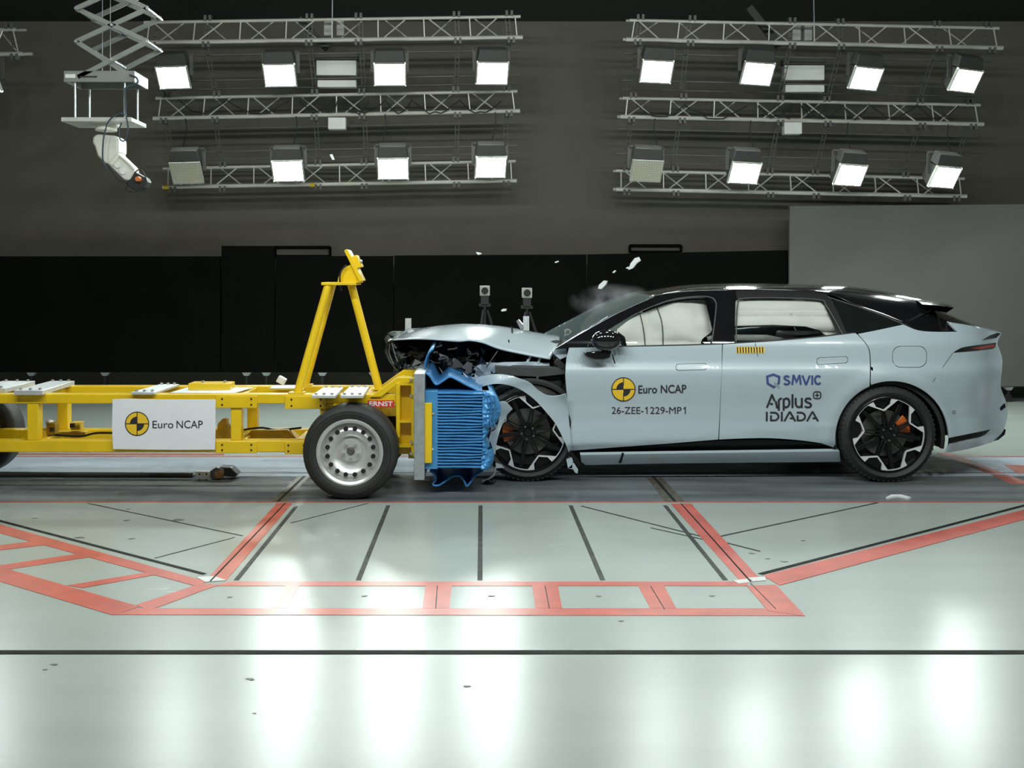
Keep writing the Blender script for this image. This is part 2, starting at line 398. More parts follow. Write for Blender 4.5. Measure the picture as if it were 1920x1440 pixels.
rowsL = [((270, 42), (976, 31), (265, 80), (980, 70), 12.28), ((292, 184), (970, 171), (287, 222), (975, 208), 12.75), ((306, 316), (967, 302), (305, 351), (969, 339), 13.1)]
rowsR = [((1180, 38), (1873, 53), (1174, 74), (1880, 90), 12.28), ((1167, 184), (1838, 197), (1163, 219), (1844, 233), 12.75), ((1155, 320), (1808, 335), (1155, 355), (1812, 368), 13.1)]
rowsX = [((-380, 62), (30, 55), (-386, 107), (41, 101), 11.9)]
rl = rig('three-row aluminium truss lighting rig above the yellow trolley', rowsL, 'L')
rr = rig('three-row aluminium truss lighting rig above the car', rowsR, 'R')
rx = rig('end of an aluminium truss lighting rig at the left edge of the picture', rowsX, 'X')
def rigbox(parent, u0, u1, v0, v1, D, m, name, dp=.12):
    p, q = P(u0, v0, D), P(u1, v1, D); MB().box(p.x, q.x, D, D+dp, q.z, p.z).build(name, m, parent, bevel=.006)
for root, dx, dy in ((rl, 0, 0), (rr, 878, 9)):
    rigbox(root, 593+dx, 668+dx, 113+dy, 141+dy, 12.7, M_white, 'dimmer_box')
    rigbox(root, 595+dx, 668+dx, 150+dy, 163+dy, 12.7, M_white, 'dimmer_box')
    rigbox(root, 590+dx, 671+dx, 101+dy, 112+dy, 12.72, M_lampbody, 'dimmer_lid')
    rigbox(root, 615+dx*.975, 648+dx*.975, 220+dy, 242+dy, 12.7, M_white, 'junction_box')
    rigbox(root, 607+dx, 624+dx, 38+dy, 66+dy, 12.5, M_lampframe, 'hoist_block')
    rigbox(root, 631+dx, 645+dx, 38+dy, 66+dy, 12.5, M_lampframe, 'hoist_block')
    k = 0
    for c0, c1 in ((625, 560), (632, 600), (640, 690), (645, 720), (720, 770), (770, 860), (860, 940), (330, 420), (420, 540)):
        p, q = P(c0+dx*.985, 184+dy, 12.6), P(c1+dx*.985, 187+dy, 12.6)
        pts = [p.lerp(q, t/8)+Vector((0, .1, -.17*math.sin(PI*t/8)*random.uniform(.8, 1.1))) for t in range(9)]
        MB().tube(pts, .008, 6).build('power_cable', M_cable, root)

for root, cs, D in ((rl, ((348, 222), (555, 218), (722, 214), (928, 210)), 12.7), (rr, ((1228, 222), (1408, 226), (1590, 230), (1778, 233)), 12.7)):
    for i, (u, v) in enumerate(cs):
        sg = -1 if root is rr else 1
        pts = [P(u+sg*dx_, v+dy_, D) for dx_, dy_ in ((0, 0), (2, 18), (0, 34), (-6, 56))]
        MB().tube(pts, .007, 6).build('lamp_cable', M_cable, root)
    for u, v, u2, v2 in (((560, 36), (614, 92)) if root is rl else ((1404, 14), (1462, 88)),) and [((560, 36)+(614, 92)) if root is rl else ((1404, 14)+(1462, 88))]:
        MB().bar(P(u, v, 12.75), P(u2, v2, 12.75), .05, .09).build('chain_guide', M_lampbody, root)
for u, v in ((312, 351), (586, 346.5)):
    p = P(u, v, 13.1); MB().tube([p-Vector((.03, 0, 0)), p+Vector((.03, 0, 0))], .029, 10).build('tape_mark', M_yel, rl)
# lamp prototype: face looks along -Y local
def make_lamp(lit):
    L = 'lit' if lit else 'unlit'
    root = empty('flood_lamp', (0, 0, 0), 'x', 'lamp', 'flood lamps hung on the truss rigs')
    hw, hh = .195, .145
    fr = MB()
    for z0, z1, x0, x1 in ((hh-.016, hh, -hw, hw), (-hh, -hh+.016, -hw, hw), (-hh, hh, -hw, -hw+.016), (-hh, hh, hw-.016, hw)):
        fr.box(x0, x1, -.02, .015, z0, z1)
    fr.build('frame', M_lampframe, root)
    MB().box(-hw+.012, hw-.012, -.012, .01, -hh+.012, hh-.012).build('led_face', M_lamp if lit else M_led, root)
    if not lit:
        g = MB()
        for i in range(1, 11): x = -hw+.02+(2*hw-.04)*i/11; g.box(x-.003, x+.003, -.016, -.012, -hh+.016, hh-.016)
        for i in range(1, 8): z = -hh+.02+(2*hh-.04)*i/8; g.box(-hw+.016, hw-.016, -.016, -.012, z-.003, z+.003)
        g.build('louvre_grid', M_lampframe, root)
    h = MB(); a, c = (hw-.005, hh-.005), (.15, .10)
    h.add([(-a[0], .012, -a[1]), (a[0], .012, -a[1]), (a[0], .012, a[1]), (-a[0], .012, a[1]), (-c[0], .20, -c[1]), (c[0], .20, -c[1]), (c[0], .20, c[1]), (-c[0], .20, c[1])],
          [(0,1,2,3),(4,7,6,5),(0,4,5,1),(1,5,6,2),(2,6,7,3),(3,7,4,0)])
    h.build('housing', M_lampbody, root, bevel=.008)
    for k in range(5):
        x = -.12+.06*k; MB().box(x-.004, x+.004, .19, .235, -.09, .09).build('cooling_fin', M_lampbody, root)
    for s in (-1, 1):
        y = MB(); y.bar((s*(hw+.012), .06, 0), (s*(hw+.012), .20, .22), .010, .045, up=(1,0,0)); y.build('yoke_arm', M_rigdim, root)
    MB().box(-hw-.018, hw+.018, .18, .22, .20, .235).build('yoke_bridge', M_rigdim, root)
    d = MB(); d.add([(-.19, .0, hh), (.19, .0, hh), (.19, .15, hh), (-.19, .15, hh), (-.165, .05, hh+.13), (.165, .05, hh+.13), (.165, .17, hh+.13), (-.165, .17, hh+.13)], [(0,3,2,1),(4,5,6,7),(0,1,5,4),(1,2,6,5),(2,3,7,6),(3,0,4,7)])
    d.build('driver_box', M_lampbody, root, bevel=.008)
    return root
lamp_on = make_lamp(True); lamp_off = make_lamp(False); used = {}
def put_lamp(u, v, D, lit, label, yaw, roll=0):
    src = lamp_on if lit else lamp_off
    o = src if not used.get(lit) else copy_tree(src); used[lit] = True
    o.location = P(u, v, D); o.rotation_euler = (math.radians(32), math.radians(roll), math.radians(yaw)); o['label'] = label
ordn = ('first', 'second', 'third', 'fourth')
for i, (u, v) in enumerate(((325, 145), (525, 141), (731, 139), (923, 137))):
    put_lamp(u, v, 12.2, True, 'lit white flood lamp, %s from the left in the upper row above the trolley' % ordn[i], -4+4*i, -1)
for i, (u, v) in enumerate(((350, 324), (540, 320), (737, 316), (920, 313))):
    put_lamp(u, v, 12.52, i > 0, ('lit white flood lamp, %s from the left in the lower row above the trolley' % ordn[i]) if i else 'switched-off flood lamp with louvre grid in the rig above the trolley', -4+4*i, -1)
for i, (u, v) in enumerate(((1231, 134), (1420, 138), (1623, 147), (1810, 151))):
    put_lamp(u, v, 12.2, True, 'lit white flood lamp, %s from the left in the upper row above the car' % ordn[i], 4+5*i, 2)
for i, (u, v) in enumerate(((1212, 320), (1396, 324), (1594, 328), (1771, 332))):
    put_lamp(u, v, 12.52, i > 0, ('lit white flood lamp, %s from the left in the lower row above the car' % ordn[i]) if i else 'switched-off flood lamp with louvre grid in the rig above the car', 4+5*i, 2)
put_lamp(-31, 152, 11.9, True, 'lit flood lamp cut off by the left edge of the picture', -8, -1)

# ================================================================== scissor lift with robot arm
DL = 9.5
lift = empty('scissor_lift', P(195, 140, DL), 'grey ceiling-hung scissor lift with two platforms at the upper left', 'scissor lift')
def lbar(a, c, D, wd=.045, nm='scissor_arm', m=None):
    MB().bar(P(*a, D), P(*c, D), .02, wd).build(nm, m or M_liftgrey, lift, bevel=.003)
for D, sh in ((DL, (0, 0)), (DL+.38, (10, -3))):
    k = DL/D
    J = lambda u, v: (PX+(u-PX)*k, PY+(v-PY)*k)
    for a, c in (((146, 145), (277, 78)), ((250, 146), (143, 78)), ((143, 78), (277, 16)), ((277, 78), (143, 16)), ((143, 16), (277, -45)), ((277, 16), (143, -45)), ((143, -45), (277, -106)), ((277, -45), (143, -106)), ((143, -106), (277, -165)), ((277, -106), (143, -165))):
        lbar(J(*a), J(*c), D+random.choice((0, .022)))
for u, v in ((143, 78), (277, 78), (143, 16), (277, 16), (210, 112), (210, 47)):
    p = P(u, v, DL); MB().tube([p+Vector((0, -.02, 0)), p+Vector((0, .42, 0))], .014, 8).build('pivot_pin', M_galv, lift)
lp = lambda u, v, D: P(u, v, D)
p, q = P(120, 133, DL), P(253, 154, DL)
MB().box(p.x, q.x, DL-.01, DL+.01, q.z, p.z).build('side_plate', M_liftgrey, lift, bevel=.004)
MB().box(p.x, q.x, DL+.36, DL+.38, q.z, p.z).build('side_plate', M_liftgrey, lift, bevel=.004)
MB().box(q.x-.02, q.x, DL, DL+.37, q.z, p.z).build('end_plate', M_platform, lift, bevel=.004)
MB().box(p.x, p.x+.02, DL, DL+.37, q.z, p.z).build('end_plate', M_liftgrey, lift, bevel=.004)
MB().box(p.x, q.x, DL, DL+.37, p.z-.012, p.z-.002).build('deck', M_liftgrey, lift)
a, c = P(150, 143, DL), P(183, 145.5, DL); MB().box(a.x, c.x, DL-.014, DL-.009, c.z, a.z).build('slide_slot', M_black, lift)
a, c = P(123, 139.5, DL), P(142, 147, DL); MB().box(a.x, c.x, DL-.016, DL-.009, c.z, a.z).build('slide_block', M_white, lift, bevel=.003)
p2, q2 = P(115, 220, DL), P(247, 228, DL)
MB().box(p2.x, q2.x, DL-.01, DL+.42, q2.z, p2.z).build('lower_platform', M_platform, lift, bevel=.005)
for u, D in ((141, DL+.03), (234, DL+.03), (168, DL+.38), (258, DL+.38)):
    t = P(u, 150, D); MB().tube([(t.x, D, p.z), (t.x, D, p2.z)], .010, 8).build('hanger_rod', M_galv, lift)
for u in (192, 207): MB().tube([P(u, 133, DL+.2), (P(u, 133, DL+.2).x, DL+.2, 7.39)], .004, 6).build('hoist_wire', M_galv, lift)
MB().box(P(130, 0, DL).x, P(270, 0, DL).x, DL, DL+.4, 7.3, 7.4).build('ceiling_mount', M_liftgrey, lift)
def pxcurve(parent, pts, D, r, m, name='cable'):
    n = len(pts); out = []
    for i in range(n-1):
        p0, p1, p2_, p3 = (Vector(pts[max(i-1,0)]), Vector(pts[i]), Vector(pts[i+1]), Vector(pts[min(i+2,n-1)]))
        for t in range(6):
            t /= 6; out.append(.5*((2*p1)+(p2_-p0)*t+(2*p0-5*p1+4*p2_-p3)*t*t+(3*p1-p0-3*p2_+p3)*t**3))
    out.append(Vector(pts[-1]))
    dd = D if callable(D) else (lambda k: D)
    return MB().tube([P(x[0], x[1], dd(i/len(out))) for i, x in enumerate(out)], r, 6).build(name, m, parent)
pxcurve(lift, [(243, 140), (256, 146), (257, 156), (240, 163), (234, 172), (236, 215)], DL-.03, .010, M_bluecable)
# cable loop and robot
rob = empty('robot_arm', P(200, 228, DL+.2), 'cream white robot arm hanging under the scissor lift with a camera head', 'robot arm')
pxcurve(rob, [(236, 216), (222, 213), (205, 226), (196, 250), (193, 275), (193, 300), (200, 318)], DL-.06, .008, M_bluecable)
pxcurve(rob, [(236, 216), (240, 240), (235, 262), (226, 262), (223, 245), (228, 230)], DL-.05, .007, M_bluecable)
DR = DL+.2
def dball(u, v, r, D=DR): return P(u, v, D)
b = MB(); c = P(199, 228, DR)
for z0, z1, r0, r1 in ((0, -.05, .135, .125), (-.05, -.09, .10, .10)):
    n = 24; vs = [(c.x+r0*math.cos(2*PI*k/n), c.y+r0*math.sin(2*PI*k/n), c.z+z0) for k in range(n)]+[(c.x+r1*math.cos(2*PI*k/n), c.y+r1*math.sin(2*PI*k/n), c.z+z1) for k in range(n)]
    b.add(vs, [(k, (k+1)%n, n+(k+1)%n, n+k) for k in range(n)]+[tuple(range(n, 2*n))])
b.build('base_flange', M_robot, rob, fix=True)
def blob(pts, D0, th, m, name, bev=.02):
    b = MB(); b.prism(pts, lambda p: P(p[0], p[1], D0), (0, th, 0)); return b.build(name, m, rob, bevel=bev, smooth=50)
blob([(181, 251), (214, 254), (222, 259), (222, 284), (204, 306), (196, 306), (182, 292), (177, 275), (172, 266), (174, 256)], DR-.12, .24, M_robot, 'shoulder', .03)
blob([(194, 296), (218, 284), (226, 290), (212, 312), (203, 310)], DR-.10, .20, M_robot, 'elbow', .02)
blob([(202, 308), (222, 288), (232, 296), (251, 314), (252, 322), (242, 338), (232, 337)], DR-.075, .15, M_robot, 'forearm', .015)
for u, v, r in ((220, 310, .028), (230.5, 321, .034)):
    c = P(u, v, DR-.085); MB().lathe([(0, -.008), (r*.9, -.008), (r, 0), (r, .02)], c, 20).build('joint_cap', M_white, rob)
pxcurve(rob, [(224, 292), (240, 305), (252, 318)], DR-.10, .012, M_robot, 'conduit')
pxcurve(rob, [(205, 312), (222, 335), (238, 342)], DR-.10, .009, M_black, 'conduit')
blob([(240, 334), (252, 322), (272, 333), (276, 340), (270, 352), (255, 358), (240, 350), (236, 344)], DR-.06, .14, M_black, 'camera_head', .008)
c = P(260, 336, DR-.08); MB().lathe([(0, -.04), (.022, -.04), (.026, 0), (.026, .03)], c, 16).build('camera_lens', M_orange, rob)
pxcurve(rob, [(238, 348), (236, 356), (246, 360), (262, 358), (272, 350)], DR-.07, .006, M_cable)
pxcurve(rob, [(252, 324), (262, 318), (270, 326), (275, 340)], DR-.07, .006, M_cable)

# ================================================================== yellow trolley
D1, D2 = 7.62, 8.26
DC = (D1+D2)/2
trol = empty('crash_trolley', (P(300, 0, DC).x, DC, 0), 'yellow steel crash trolley on wheels carrying the blue barrier', 'trolley')
zt = Z_(739, D1); zt2 = Z_(757, D1); zb = Z_(826, D1); zb2 = Z_(848, D1)
XL, XR = P(-700, 0, D1).x, P(745, 0, D1).x
XRb = P(640, 0, D1).x; bw = .10
def tb(x0, x1, y0, y1, z0, z1, name='beam', m=None, bevel=.006): return MB().box(x0, x1, y0, y1, z0, z1).build(name, m or M_yel, trol, bevel=bevel)
for ya, yb in ((D1, D1+bw), (D2-bw, D2)):
    tb(XL, XR, ya, yb, zt2, zt, 'top_rail'); tb(XL, XRb, ya, yb, zb2, zb, 'bottom_rail')
xu = lambda u, D=D1: P(u, 0, D).x
for u0, u1 in ((-180, -158), (-430, -408), (50, 71), (432, 452), (320, 340), (600, 622)):
    tb(xu(u0), xu(u1), D1+.005, D1+bw-.01, zb, zt2, 'post'); tb(xu(u0), xu(u1), D2-bw+.005, D2-.005, zb, zt2, 'post')
for u in (-420, -170, 60, 240, 442, 540, 610, 690):
    tb(xu(u)-.04, xu(u)+.04, D1+bw, D2-bw, zt2+.01, zt-.01, 'cross_beam')
for u in (-420, -170, 60, 240, 442, 560):
    tb(xu(u)-.04, xu(u)+.04, D1+bw, D2-bw, zb2+.01, zb-.01, 'cross_beam')
def plate_bolts(u0, u1, v0, v1):
    a, c = P(u0, v0, D1-.012), P(u1, v1, D1-.012)
    o = tb(a.x, c.x, D1-.012, D1, c.z, a.z, 'splice_plate', bevel=.003)
    for su in (u0+(u1-u0)*.16, u0+(u1-u0)*.86):
        for sv in (v0+6, v1-6):
            p = P(su, sv, D1-.012); MB().lathe([(0, -.006), (.006, -.006), (.008, 0)], p, 10).build('bolt', M_boltd, o)
for q in ((404, 482, 742, 765), (534, 612, 743, 767), (404, 482, 828, 850), (534, 575, 829, 852)): plate_bolts(*q)
# deck plates on top: (u0,u1 near edge), (u0,u1 far edge), thickness
def deck(nu0, nu1, nv, fu0, fu1, fv, m, th=.02, nb=3, name='deck_plate'):
    z = zt+th
    def on(u, v):
        D = (CH-z)*F/(v-PY); return Vector(((u-PX)*D/F, D, z))
    q = [on(nu0, nv), on(nu1, nv), on(fu1, fv), on(fu0, fv)]
    b = MB(); b.add([x-Vector((0, 0, th)) for x in q]+q, [(0,3,2,1),(4,5,6,7),(0,1,5,4),(1,2,6,5),(2,3,7,6),(3,0,4,7)])
    o = b.build(name, m, trol, bevel=.003)
    for k in range(nb):
        for A, B in ((q[3], q[2]), (q[0], q[1])):
            c = A.lerp(B, (k+.5)/nb)+(q[0]+q[2]-A-B)*.06
            bb = MB(); bb.tube([c, c+Vector((0, 0, .014))], .012, 6); bb.build('bolt', M_bolt, o)
    return o
deck(-60, 10, 728, 5, 66, 714, M_alu2, .035)
deck(26, 80, 732, 95, 140, 714, M_alu2, .035)
deck(246, 290, 735, 300, 336, 720, M_alu2, .02)
deck(318, 440, 736, 352, 474, 726, M_alu2, .006, 0)
deck(584, 629, 741, 606, 644, 726, M_alu2, .022)
deck(638, 681, 741, 655, 692, 725, M_alu2, .022)
a, c = P(358, 722, DC), P(436, 734, DC); tb(a.x, c.x, DC-.08, DC+.08, zt, zt+.055, 'mounting_block'); 
for u in (382, 423): p = P(u, 720, DC); MB().tube([(p.x, DC-.02, zt+.055), (p.x, DC-.02, zt+.07)], .012, 6).build('bolt', M_bolt, trol)
deck(505, 560, 727, 515, 565, 722.5, M_alu2, .012, 0)
# inner clutter in the lower frame
for (u0, u1, v0, v1, D, m, nm) in ((70, 84, 806, 824, 7.85, M_yeldirty, 'bracket'), (88, 103, 794, 815, 7.9, M_yeldirty, 'bracket'), (132, 150, 792, 806, 8.0, M_yeldirty, 'bracket'), (86, 101, 790, 805, 8.1, M_galv, 'valve'), (103, 160, 810, 818, 8.0, M_yeldirty, 'link_bar'), (415, 425, 786, 826, 7.95, M_yeldirty, 'gusset')):
    a, c = P(u0, v0, D), P(u1, v1, D); tb(a.x, c.x, D, D+.08, c.z, a.z, nm, m, .004)
for q in ((72, 815), (97, 806), (135, 798)):
    p = P(q[0], q[1], 7.845); MB().box(p.x-.016, p.x+.016, p.y-.004, p.y+.02, p.z-.016, p.z+.016).build('socket', M_black, trol)
p = P(93, 793, 8.0); MB().sphere(p, .03, 12, 8).build('valve_knob', M_alu2, trol)
pxcurve(trol, [(100, 815), (150, 818), (180, 812), (215, 812)], 7.95, .009, M_cable, 'brake_hose')
pxcurve(trol, [(455, 806), (490, 802), (520, 806), (565, 802)], 8.0, .009, M_cable, 'brake_hose')
b = MB(); b.prism([(405, 826), (408, 795), (416, 786), (426, 800), (436, 826)], lambda p: P(p[0], p[1], 7.9), (0, .1, 0)); b.build('gusset', M_yeldirty, trol)
b = MB(); b.prism([(455, 826), (470, 808), (540, 806), (560, 826)], lambda p: P(p[0], p[1], 7.95), (0, .12, 0)); b.build('battery_box', M_yeldirty, trol)
# front structure that carries the barrier
zp1, zp2 = Z_(701, 7.42), Z_(902, 7.42)
Yb0, Yb1 = 7.45, 8.45
xp0, xp1 = P(776, 0, Yb0).x, P(796, 0, Yb0).x
o = MB().box(xp0, xp1, Yb0, Yb1, zp2, zp1).build('barrier_mount_plate', M_galv, trol, bevel=.004)
for k, (u, v) in enumerate(((779, 816), (783, 855), (779, 760), (784, 830))):
    pass
for Y in (D1-.02, D2-.10):
    s = (0, .012, 0)
    b = MB(); b.prism([(694, 744), (745, 707), (775, 707), (775, 717), (747, 719), (715, 744)], lambda p: (P(p[0], 0, D1).x, Y, Z_(p[1], D1)), (0, .12, 0)); b.build('sloped_brace', M_yel, trol, bevel=.004)
    x0, x1 = xu(743), xp0
    b = MB(); b.box(x0, x1, Y+.10, Y+.115, Z_(855, D1), Z_(717, D1)); b.build('end_web', M_yel, trol)
    b = MB(); b.box(x0, x0+.03, Y-.005, Y+.11, Z_(820, D1), Z_(717, D1)); b.build('end_post', M_yel, trol, bevel=.004)
    b = MB(); b.box(x1-.03, x1, Y-.01, Y+.11, Z_(855, D1), Z_(707, D1)); b.build('end_post', M_yel, trol, bevel=.004)
    for v in (718, 788, 834):
        MB().box(x0, x1, Y, Y+.11, Z_(v+4, D1), Z_(v, D1)).build('shelf_plate', M_yel, trol)
for v in (742, 815, 850):
    MB().box(xp0-.06, xp0-.005, D1+.1, D2-.1, Z_(v+14, D1), Z_(v, D1)).build('cross_beam', M_yel, trol)
for v in (712, 742, 829, 850):
    p = P(771, v, D1-.03); MB().lathe([(0, -.015), (.011, -.015), (.013, 0)], p, 10).build('bolt', M_bolt, trol)
tb(xu(640), xu(775), D2-.1, D2-.02, Z_(800, D1), Z_(776, D1), 'inner_beam', M_yeldirty)
# sticker ERNST
def textmesh(body, bold=.0):
    cu = bpy.data.curves.new('t', 'FONT'); cu.body = body; cu.offset = bold; cu.resolution_u = 4; cu.fill_mode = 'FRONT'
    o = bpy.data.objects.new('t', cu); COL.objects.link(o); dg = bpy.context.evaluated_depsgraph_get(); dg.update()
    me = bpy.data.meshes.new_from_object(o.evaluated_get(dg))
    V = [(v.co.x, v.co.y) for v in me.vertices]; Fc = [tuple(p.vertices) for p in me.polygons]
    bpy.data.objects.remove(o); bpy.data.curves.remove(cu); bpy.data.meshes.remove(me); return V, Fc
def U(u, v, surf, off=0):
    D = 8.0
    for _ in range(14):
        D = .4*D+.6*(surf((u-PX)*D/F, CH-(v-PY)*D/F)+off)
    return P(u, v, D)
def decal(name, V, Fc, surf, off, m, parent, label=None):
    b = MB(); b.add([U(u, v, surf, off) for u, v in V], Fc)
    for i, f in enumerate(b.f):      # face the camera
        a, c, d = b.v[f[0]], b.v[f[1]], b.v[f[2]]
        if (c-a).cross(d-a).y > 0: b.f[i] = tuple(reversed(f))
    o = b.build(name, m, parent, smooth=0)
    if label: o['label'] = label
    return o
def text_decal(body, x0, y0, x1, y1, surf, m, parent, off=-.004, bold=0, name='lettering', skew=0, label=None):
    V, Fc = textmesh(body, bold)
    a0, a1 = min(v[0] for v in V), max(v[0] for v in V); b0, b1 = min(v[1] for v in V), max(v[1] for v in V)
    V2 = [(x0+(v[0]-a0)/(a1-a0)*(x1-x0), y1-(v[1]-b0)/(b1-b0)*(y1-y0)+skew*((v[0]-a0)/(a1-a0)-.5)) for v in V]
    return decal(name, V2, Fc, surf, off, m, parent, label)
def disc(cx, cy, r0, r1, a0, a1, n=28):
    V = []; Fc = []
    for k in range(n+1):
        a = math.radians(a0+(a1-a0)*k/n)
        V += [(cx+r0*math.cos(a), cy-r0*math.sin(a)), (cx+r1*math.cos(a), cy-r1*math.sin(a))]
    for k in range(n): Fc.append((2*k, 2*k+1, 2*k+3, 2*k+2))
    return V, Fc
def rectv(x0, y0, x1, y1, n=1):
    V = []; Fc = []
    for k in range(n+1): x = x0+(x1-x0)*k/n; V += [(x, y0), (x, y1)]
    for k in range(n): Fc.append((2*k, 2*k+1, 2*k+3, 2*k+2))
    return V, Fc
def emblem(cx, cy, r, surf, parent, base=-.004):
    decal('emblem_disc', *disc(cx, cy, .01, r, 0, 360, 40), surf, base, M_emy, parent, 'yellow round emblem with black quarters')
    decal('emblem_ring', *disc(cx, cy, r*.945, r*1.02, 0, 360, 40), surf, base-.0015, M_emk, parent)
    for a in (90, 270): decal('emblem_quarter', *disc(cx, cy, .01, r*.60, a, a+90, 12), surf, base-.001, M_emk, parent)
    decal('emblem_bar', *rectv(cx-r*.035, cy-r, cx+r*.035, cy+r), surf, base-.0018, M_emk, parent)
    decal('emblem_bar', *rectv(cx-r, cy-r*.035, cx+r, cy+r*.035), surf, base-.0021, M_emk, parent)
def stroke(pts, wd):
    """flat ribbon along px polyline"""
    V = []; Fc = []; n = len(pts)
    for i in range(n):
        p = Vector(pts[i]); d0 = (Vector(pts[i])-Vector(pts[i-1])).normalized() if i else None
        d1 = (Vector(pts[i+1])-Vector(pts[i])).normalized() if i < n-1 else None
        d = ((d0 or d1)+(d1 or d0)).normalized(); k = 1/max(.5, d.dot(d1 or d0)); nrm = Vector((-d.y, d.x))*wd/2*k
        V += [tuple(p-nrm), tuple(p+nrm)]
    for i in range(n-1): Fc.append((2*i, 2*i+1, 2*i+3, 2*i+2))
    return V, Fc
flat = lambda Y: (lambda X, Z: Y)
a, c = P(690, 750.5, D1-.006), P(739, 764, D1-.006)
st = tb(a.x, c.x, D1-.006, D1, c.z, a.z, 'sticker', M_sticker, 0); st['label'] = 'red sticker with white letters'
text_decal('ERNST', 692.5, 752.5, 736.5, 761.5, flat(D1-.0075), M_sign, st, 0, .02)
# sign board
Ds = D1-.035
q = [(211, 748.5), (240, 747.6), (300, 749), (404, 749), (404, 800), (403, 843), (330, 843.5), (212, 842), (210, 800)]
b = MB(); b.prism(q, lambda p: P(p[0], p[1], Ds), (0, .008, 0)); sign = b.build('sign_sheet', M_sign, trol, smooth=0); sign['label'] = 'white sheet with round yellow emblem'
emblem(257, 794.5, 22.3, flat(Ds-.002), sign, 0)
text_decal('Euro', 286, 789, 325, 803, flat(Ds-.003), M_emk, sign, 0, 0); text_decal('NCAP', 331, 788.5, 380, 803, flat(Ds-.003), M_emk, sign, 0, 0)
for u in (216, 398):
    for v in (753, 838):
        p = P(u, v, Ds); MB().box(p.x-.012, p.x+.012, Ds+.008, D1, p.z-.012, p.z+.012).build('sign_standoff', M_galv, trol)
# tower
tz = Z_(529, DC)
MB().box(P(603, 0, DC-.15).x, P(672, 0, DC).x, DC-.17, DC+.17, tz-.022, tz).build('tower_platform', M_yel, trol, bevel=.003)
for top, bot, r in ((P(616, 531, DC-.13), Vector((xu(555), D1+.05, zt)), .030), (P(624, 531, DC+.13), Vector((P(574, 0, D2).x, D2-.05, zt)), .030), (P(658, 531, DC), Vector((P(712, 0, DC).x, DC, zt-.02)), .032)):
    leg = MB().tube([bot, top], r, 16).build('tower_leg', M_yel, trol)
    MB().box(bot.x-.06, bot.x+.06, bot.y-.05, bot.y+.05, zt, zt+.012).build('foot_plate', M_yel, leg)
arc = [(633+34*(1-math.cos(math.radians(t))), 530-35*math.sin(math.radians(t))) for t in range(0, 80, 8)]
b = MB(); b.prism([(634, 530)]+arc+[(659, 493), (680, 530)], lambda p: P(p[0], p[1], DC-.09), (0, .015, 0)); b.build('protractor_plate', M_yel, trol)
b = MB(); b.prism([(634, 530)]+arc+[(659, 493), (680, 530)], lambda p: P(p[0], p[1], DC+.09), (0, .015, 0)); b.build('protractor_plate', M_yel, trol)
b = MB(); b.prism([(645, 470), (649, 467), (653, 470), (680, 526), (674, 529)], lambda p: P(p[0], p[1], DC-.11), (0, .22, 0)); b.build('tilt_plate', M_yel, trol, bevel=.003)
b = MB(); b.prism([(656, 482), (668, 478), (678, 500), (667, 504)], lambda p: P(p[0], p[1], DC-.08), (0, .16, 0)); b.build('tilt_block', M_yel, trol, bevel=.003)
pxcurve(trol, [(649, 497), (640, 508), (637, 522), (640, 545)], DC-.12, .007, M_cable, 'tower_cable')
p = P(676, 490, DC-.02); MB().sphere(p, .016, 10, 6).build('tilt_knob', M_bolt, trol)

# wheels of the trolley
def tyre_prof(R, rr_, hw):
    return [(rr_, -hw*.72), (rr_+.012, -hw*.86), (rr_+(R-rr_)*.45, -hw*1.0), (R-.045, -hw*.96), (R-.014, -hw*.80), (R-.003, -hw*.66), (R, -hw*.3), (R, hw*.3), (R-.003, hw*.66), (R-.014, hw*.8), (R-.045, hw*.96), (rr_+(R-rr_)*.45, hw), (rr_+.012, hw*.86), (rr_, hw*.72)]
def steel_wheel(c, R, rr_, hw, s=-1):
    c = Vector(c)
    t = MB().lathe([(r, y*(-s)) for r, y in tyre_prof(R, rr_, hw)], c, 64, closed=True).build('wheel', M_tyre, trol, smooth=50, fix=True)
    t['label'] = 'black tyre on silver steel rim'
    for rr2 in (R-.05, rr_+.05): MB().lathe([(rr2-.003, s*(hw*.965)), (rr2, s*(hw*1.005)), (rr2+.003, s*(hw*.965))], c, 64).build('sidewall_ring', M_tyre, t)
    pr = [(rr_+.012, -hw*.80), (rr_+.016, -hw*.9), (rr_+.004, -hw*.92), (rr_-.012, -hw*.84), (rr_-.022, -hw*.55), (rr_-.030, -hw*.42), (rr_*.80, -hw*.50), (rr_*.70, -hw*.60), (rr_*.60, -hw*.52), (rr_*.46, -hw*.20), (rr_*.38, -hw*.22), (rr_*.345, -hw*.36), (rr_*.13, -hw*.38), (.0, -hw*.38)]
    MB().lathe([(r, y*(-s)) for r, y in pr], c, 64).build('steel_rim', M_steelrim, t, smooth=40)
    for k in range(16):
        a = 2*PI*(k+.5)/16; q = c+Vector((rr_*.745*math.cos(a), s*hw*.55, rr_*.745*math.sin(a)))
        MB().lathe([(0, s*.014), (.0165, s*.014), (.0175, 0)], q, 14).build('vent_hole_disc', M_hole, t)  # raised black disc, its colour standing in for the shade inside a vent hole
    for k in range(5):
        a = 2*PI*k/5+.95; q = c+Vector((rr_*.25*math.cos(a), s*hw*.36, rr_*.25*math.sin(a)))
        MB().lathe([(0, s*.028), (.009, s*.028), (.012, s*.02), (.013, 0)], q, 8).build('wheel_bolt', M_galv, t)
    MB().lathe([(0, s*.012), (.02, s*.015), (.028, s*.008), (.03, 0)], c+Vector((0, s*hw*.38, 0)), 20).build('hub_cap', M_disc, t)
    return t
Rw = .350; Dw = 7.50
steel_wheel((xu(656, 7.36)-.005, Dw, Rw), Rw, .229, .125, -1)
steel_wheel((xu(656, 7.36), 8.40, Rw), Rw, .229, .125, 1)
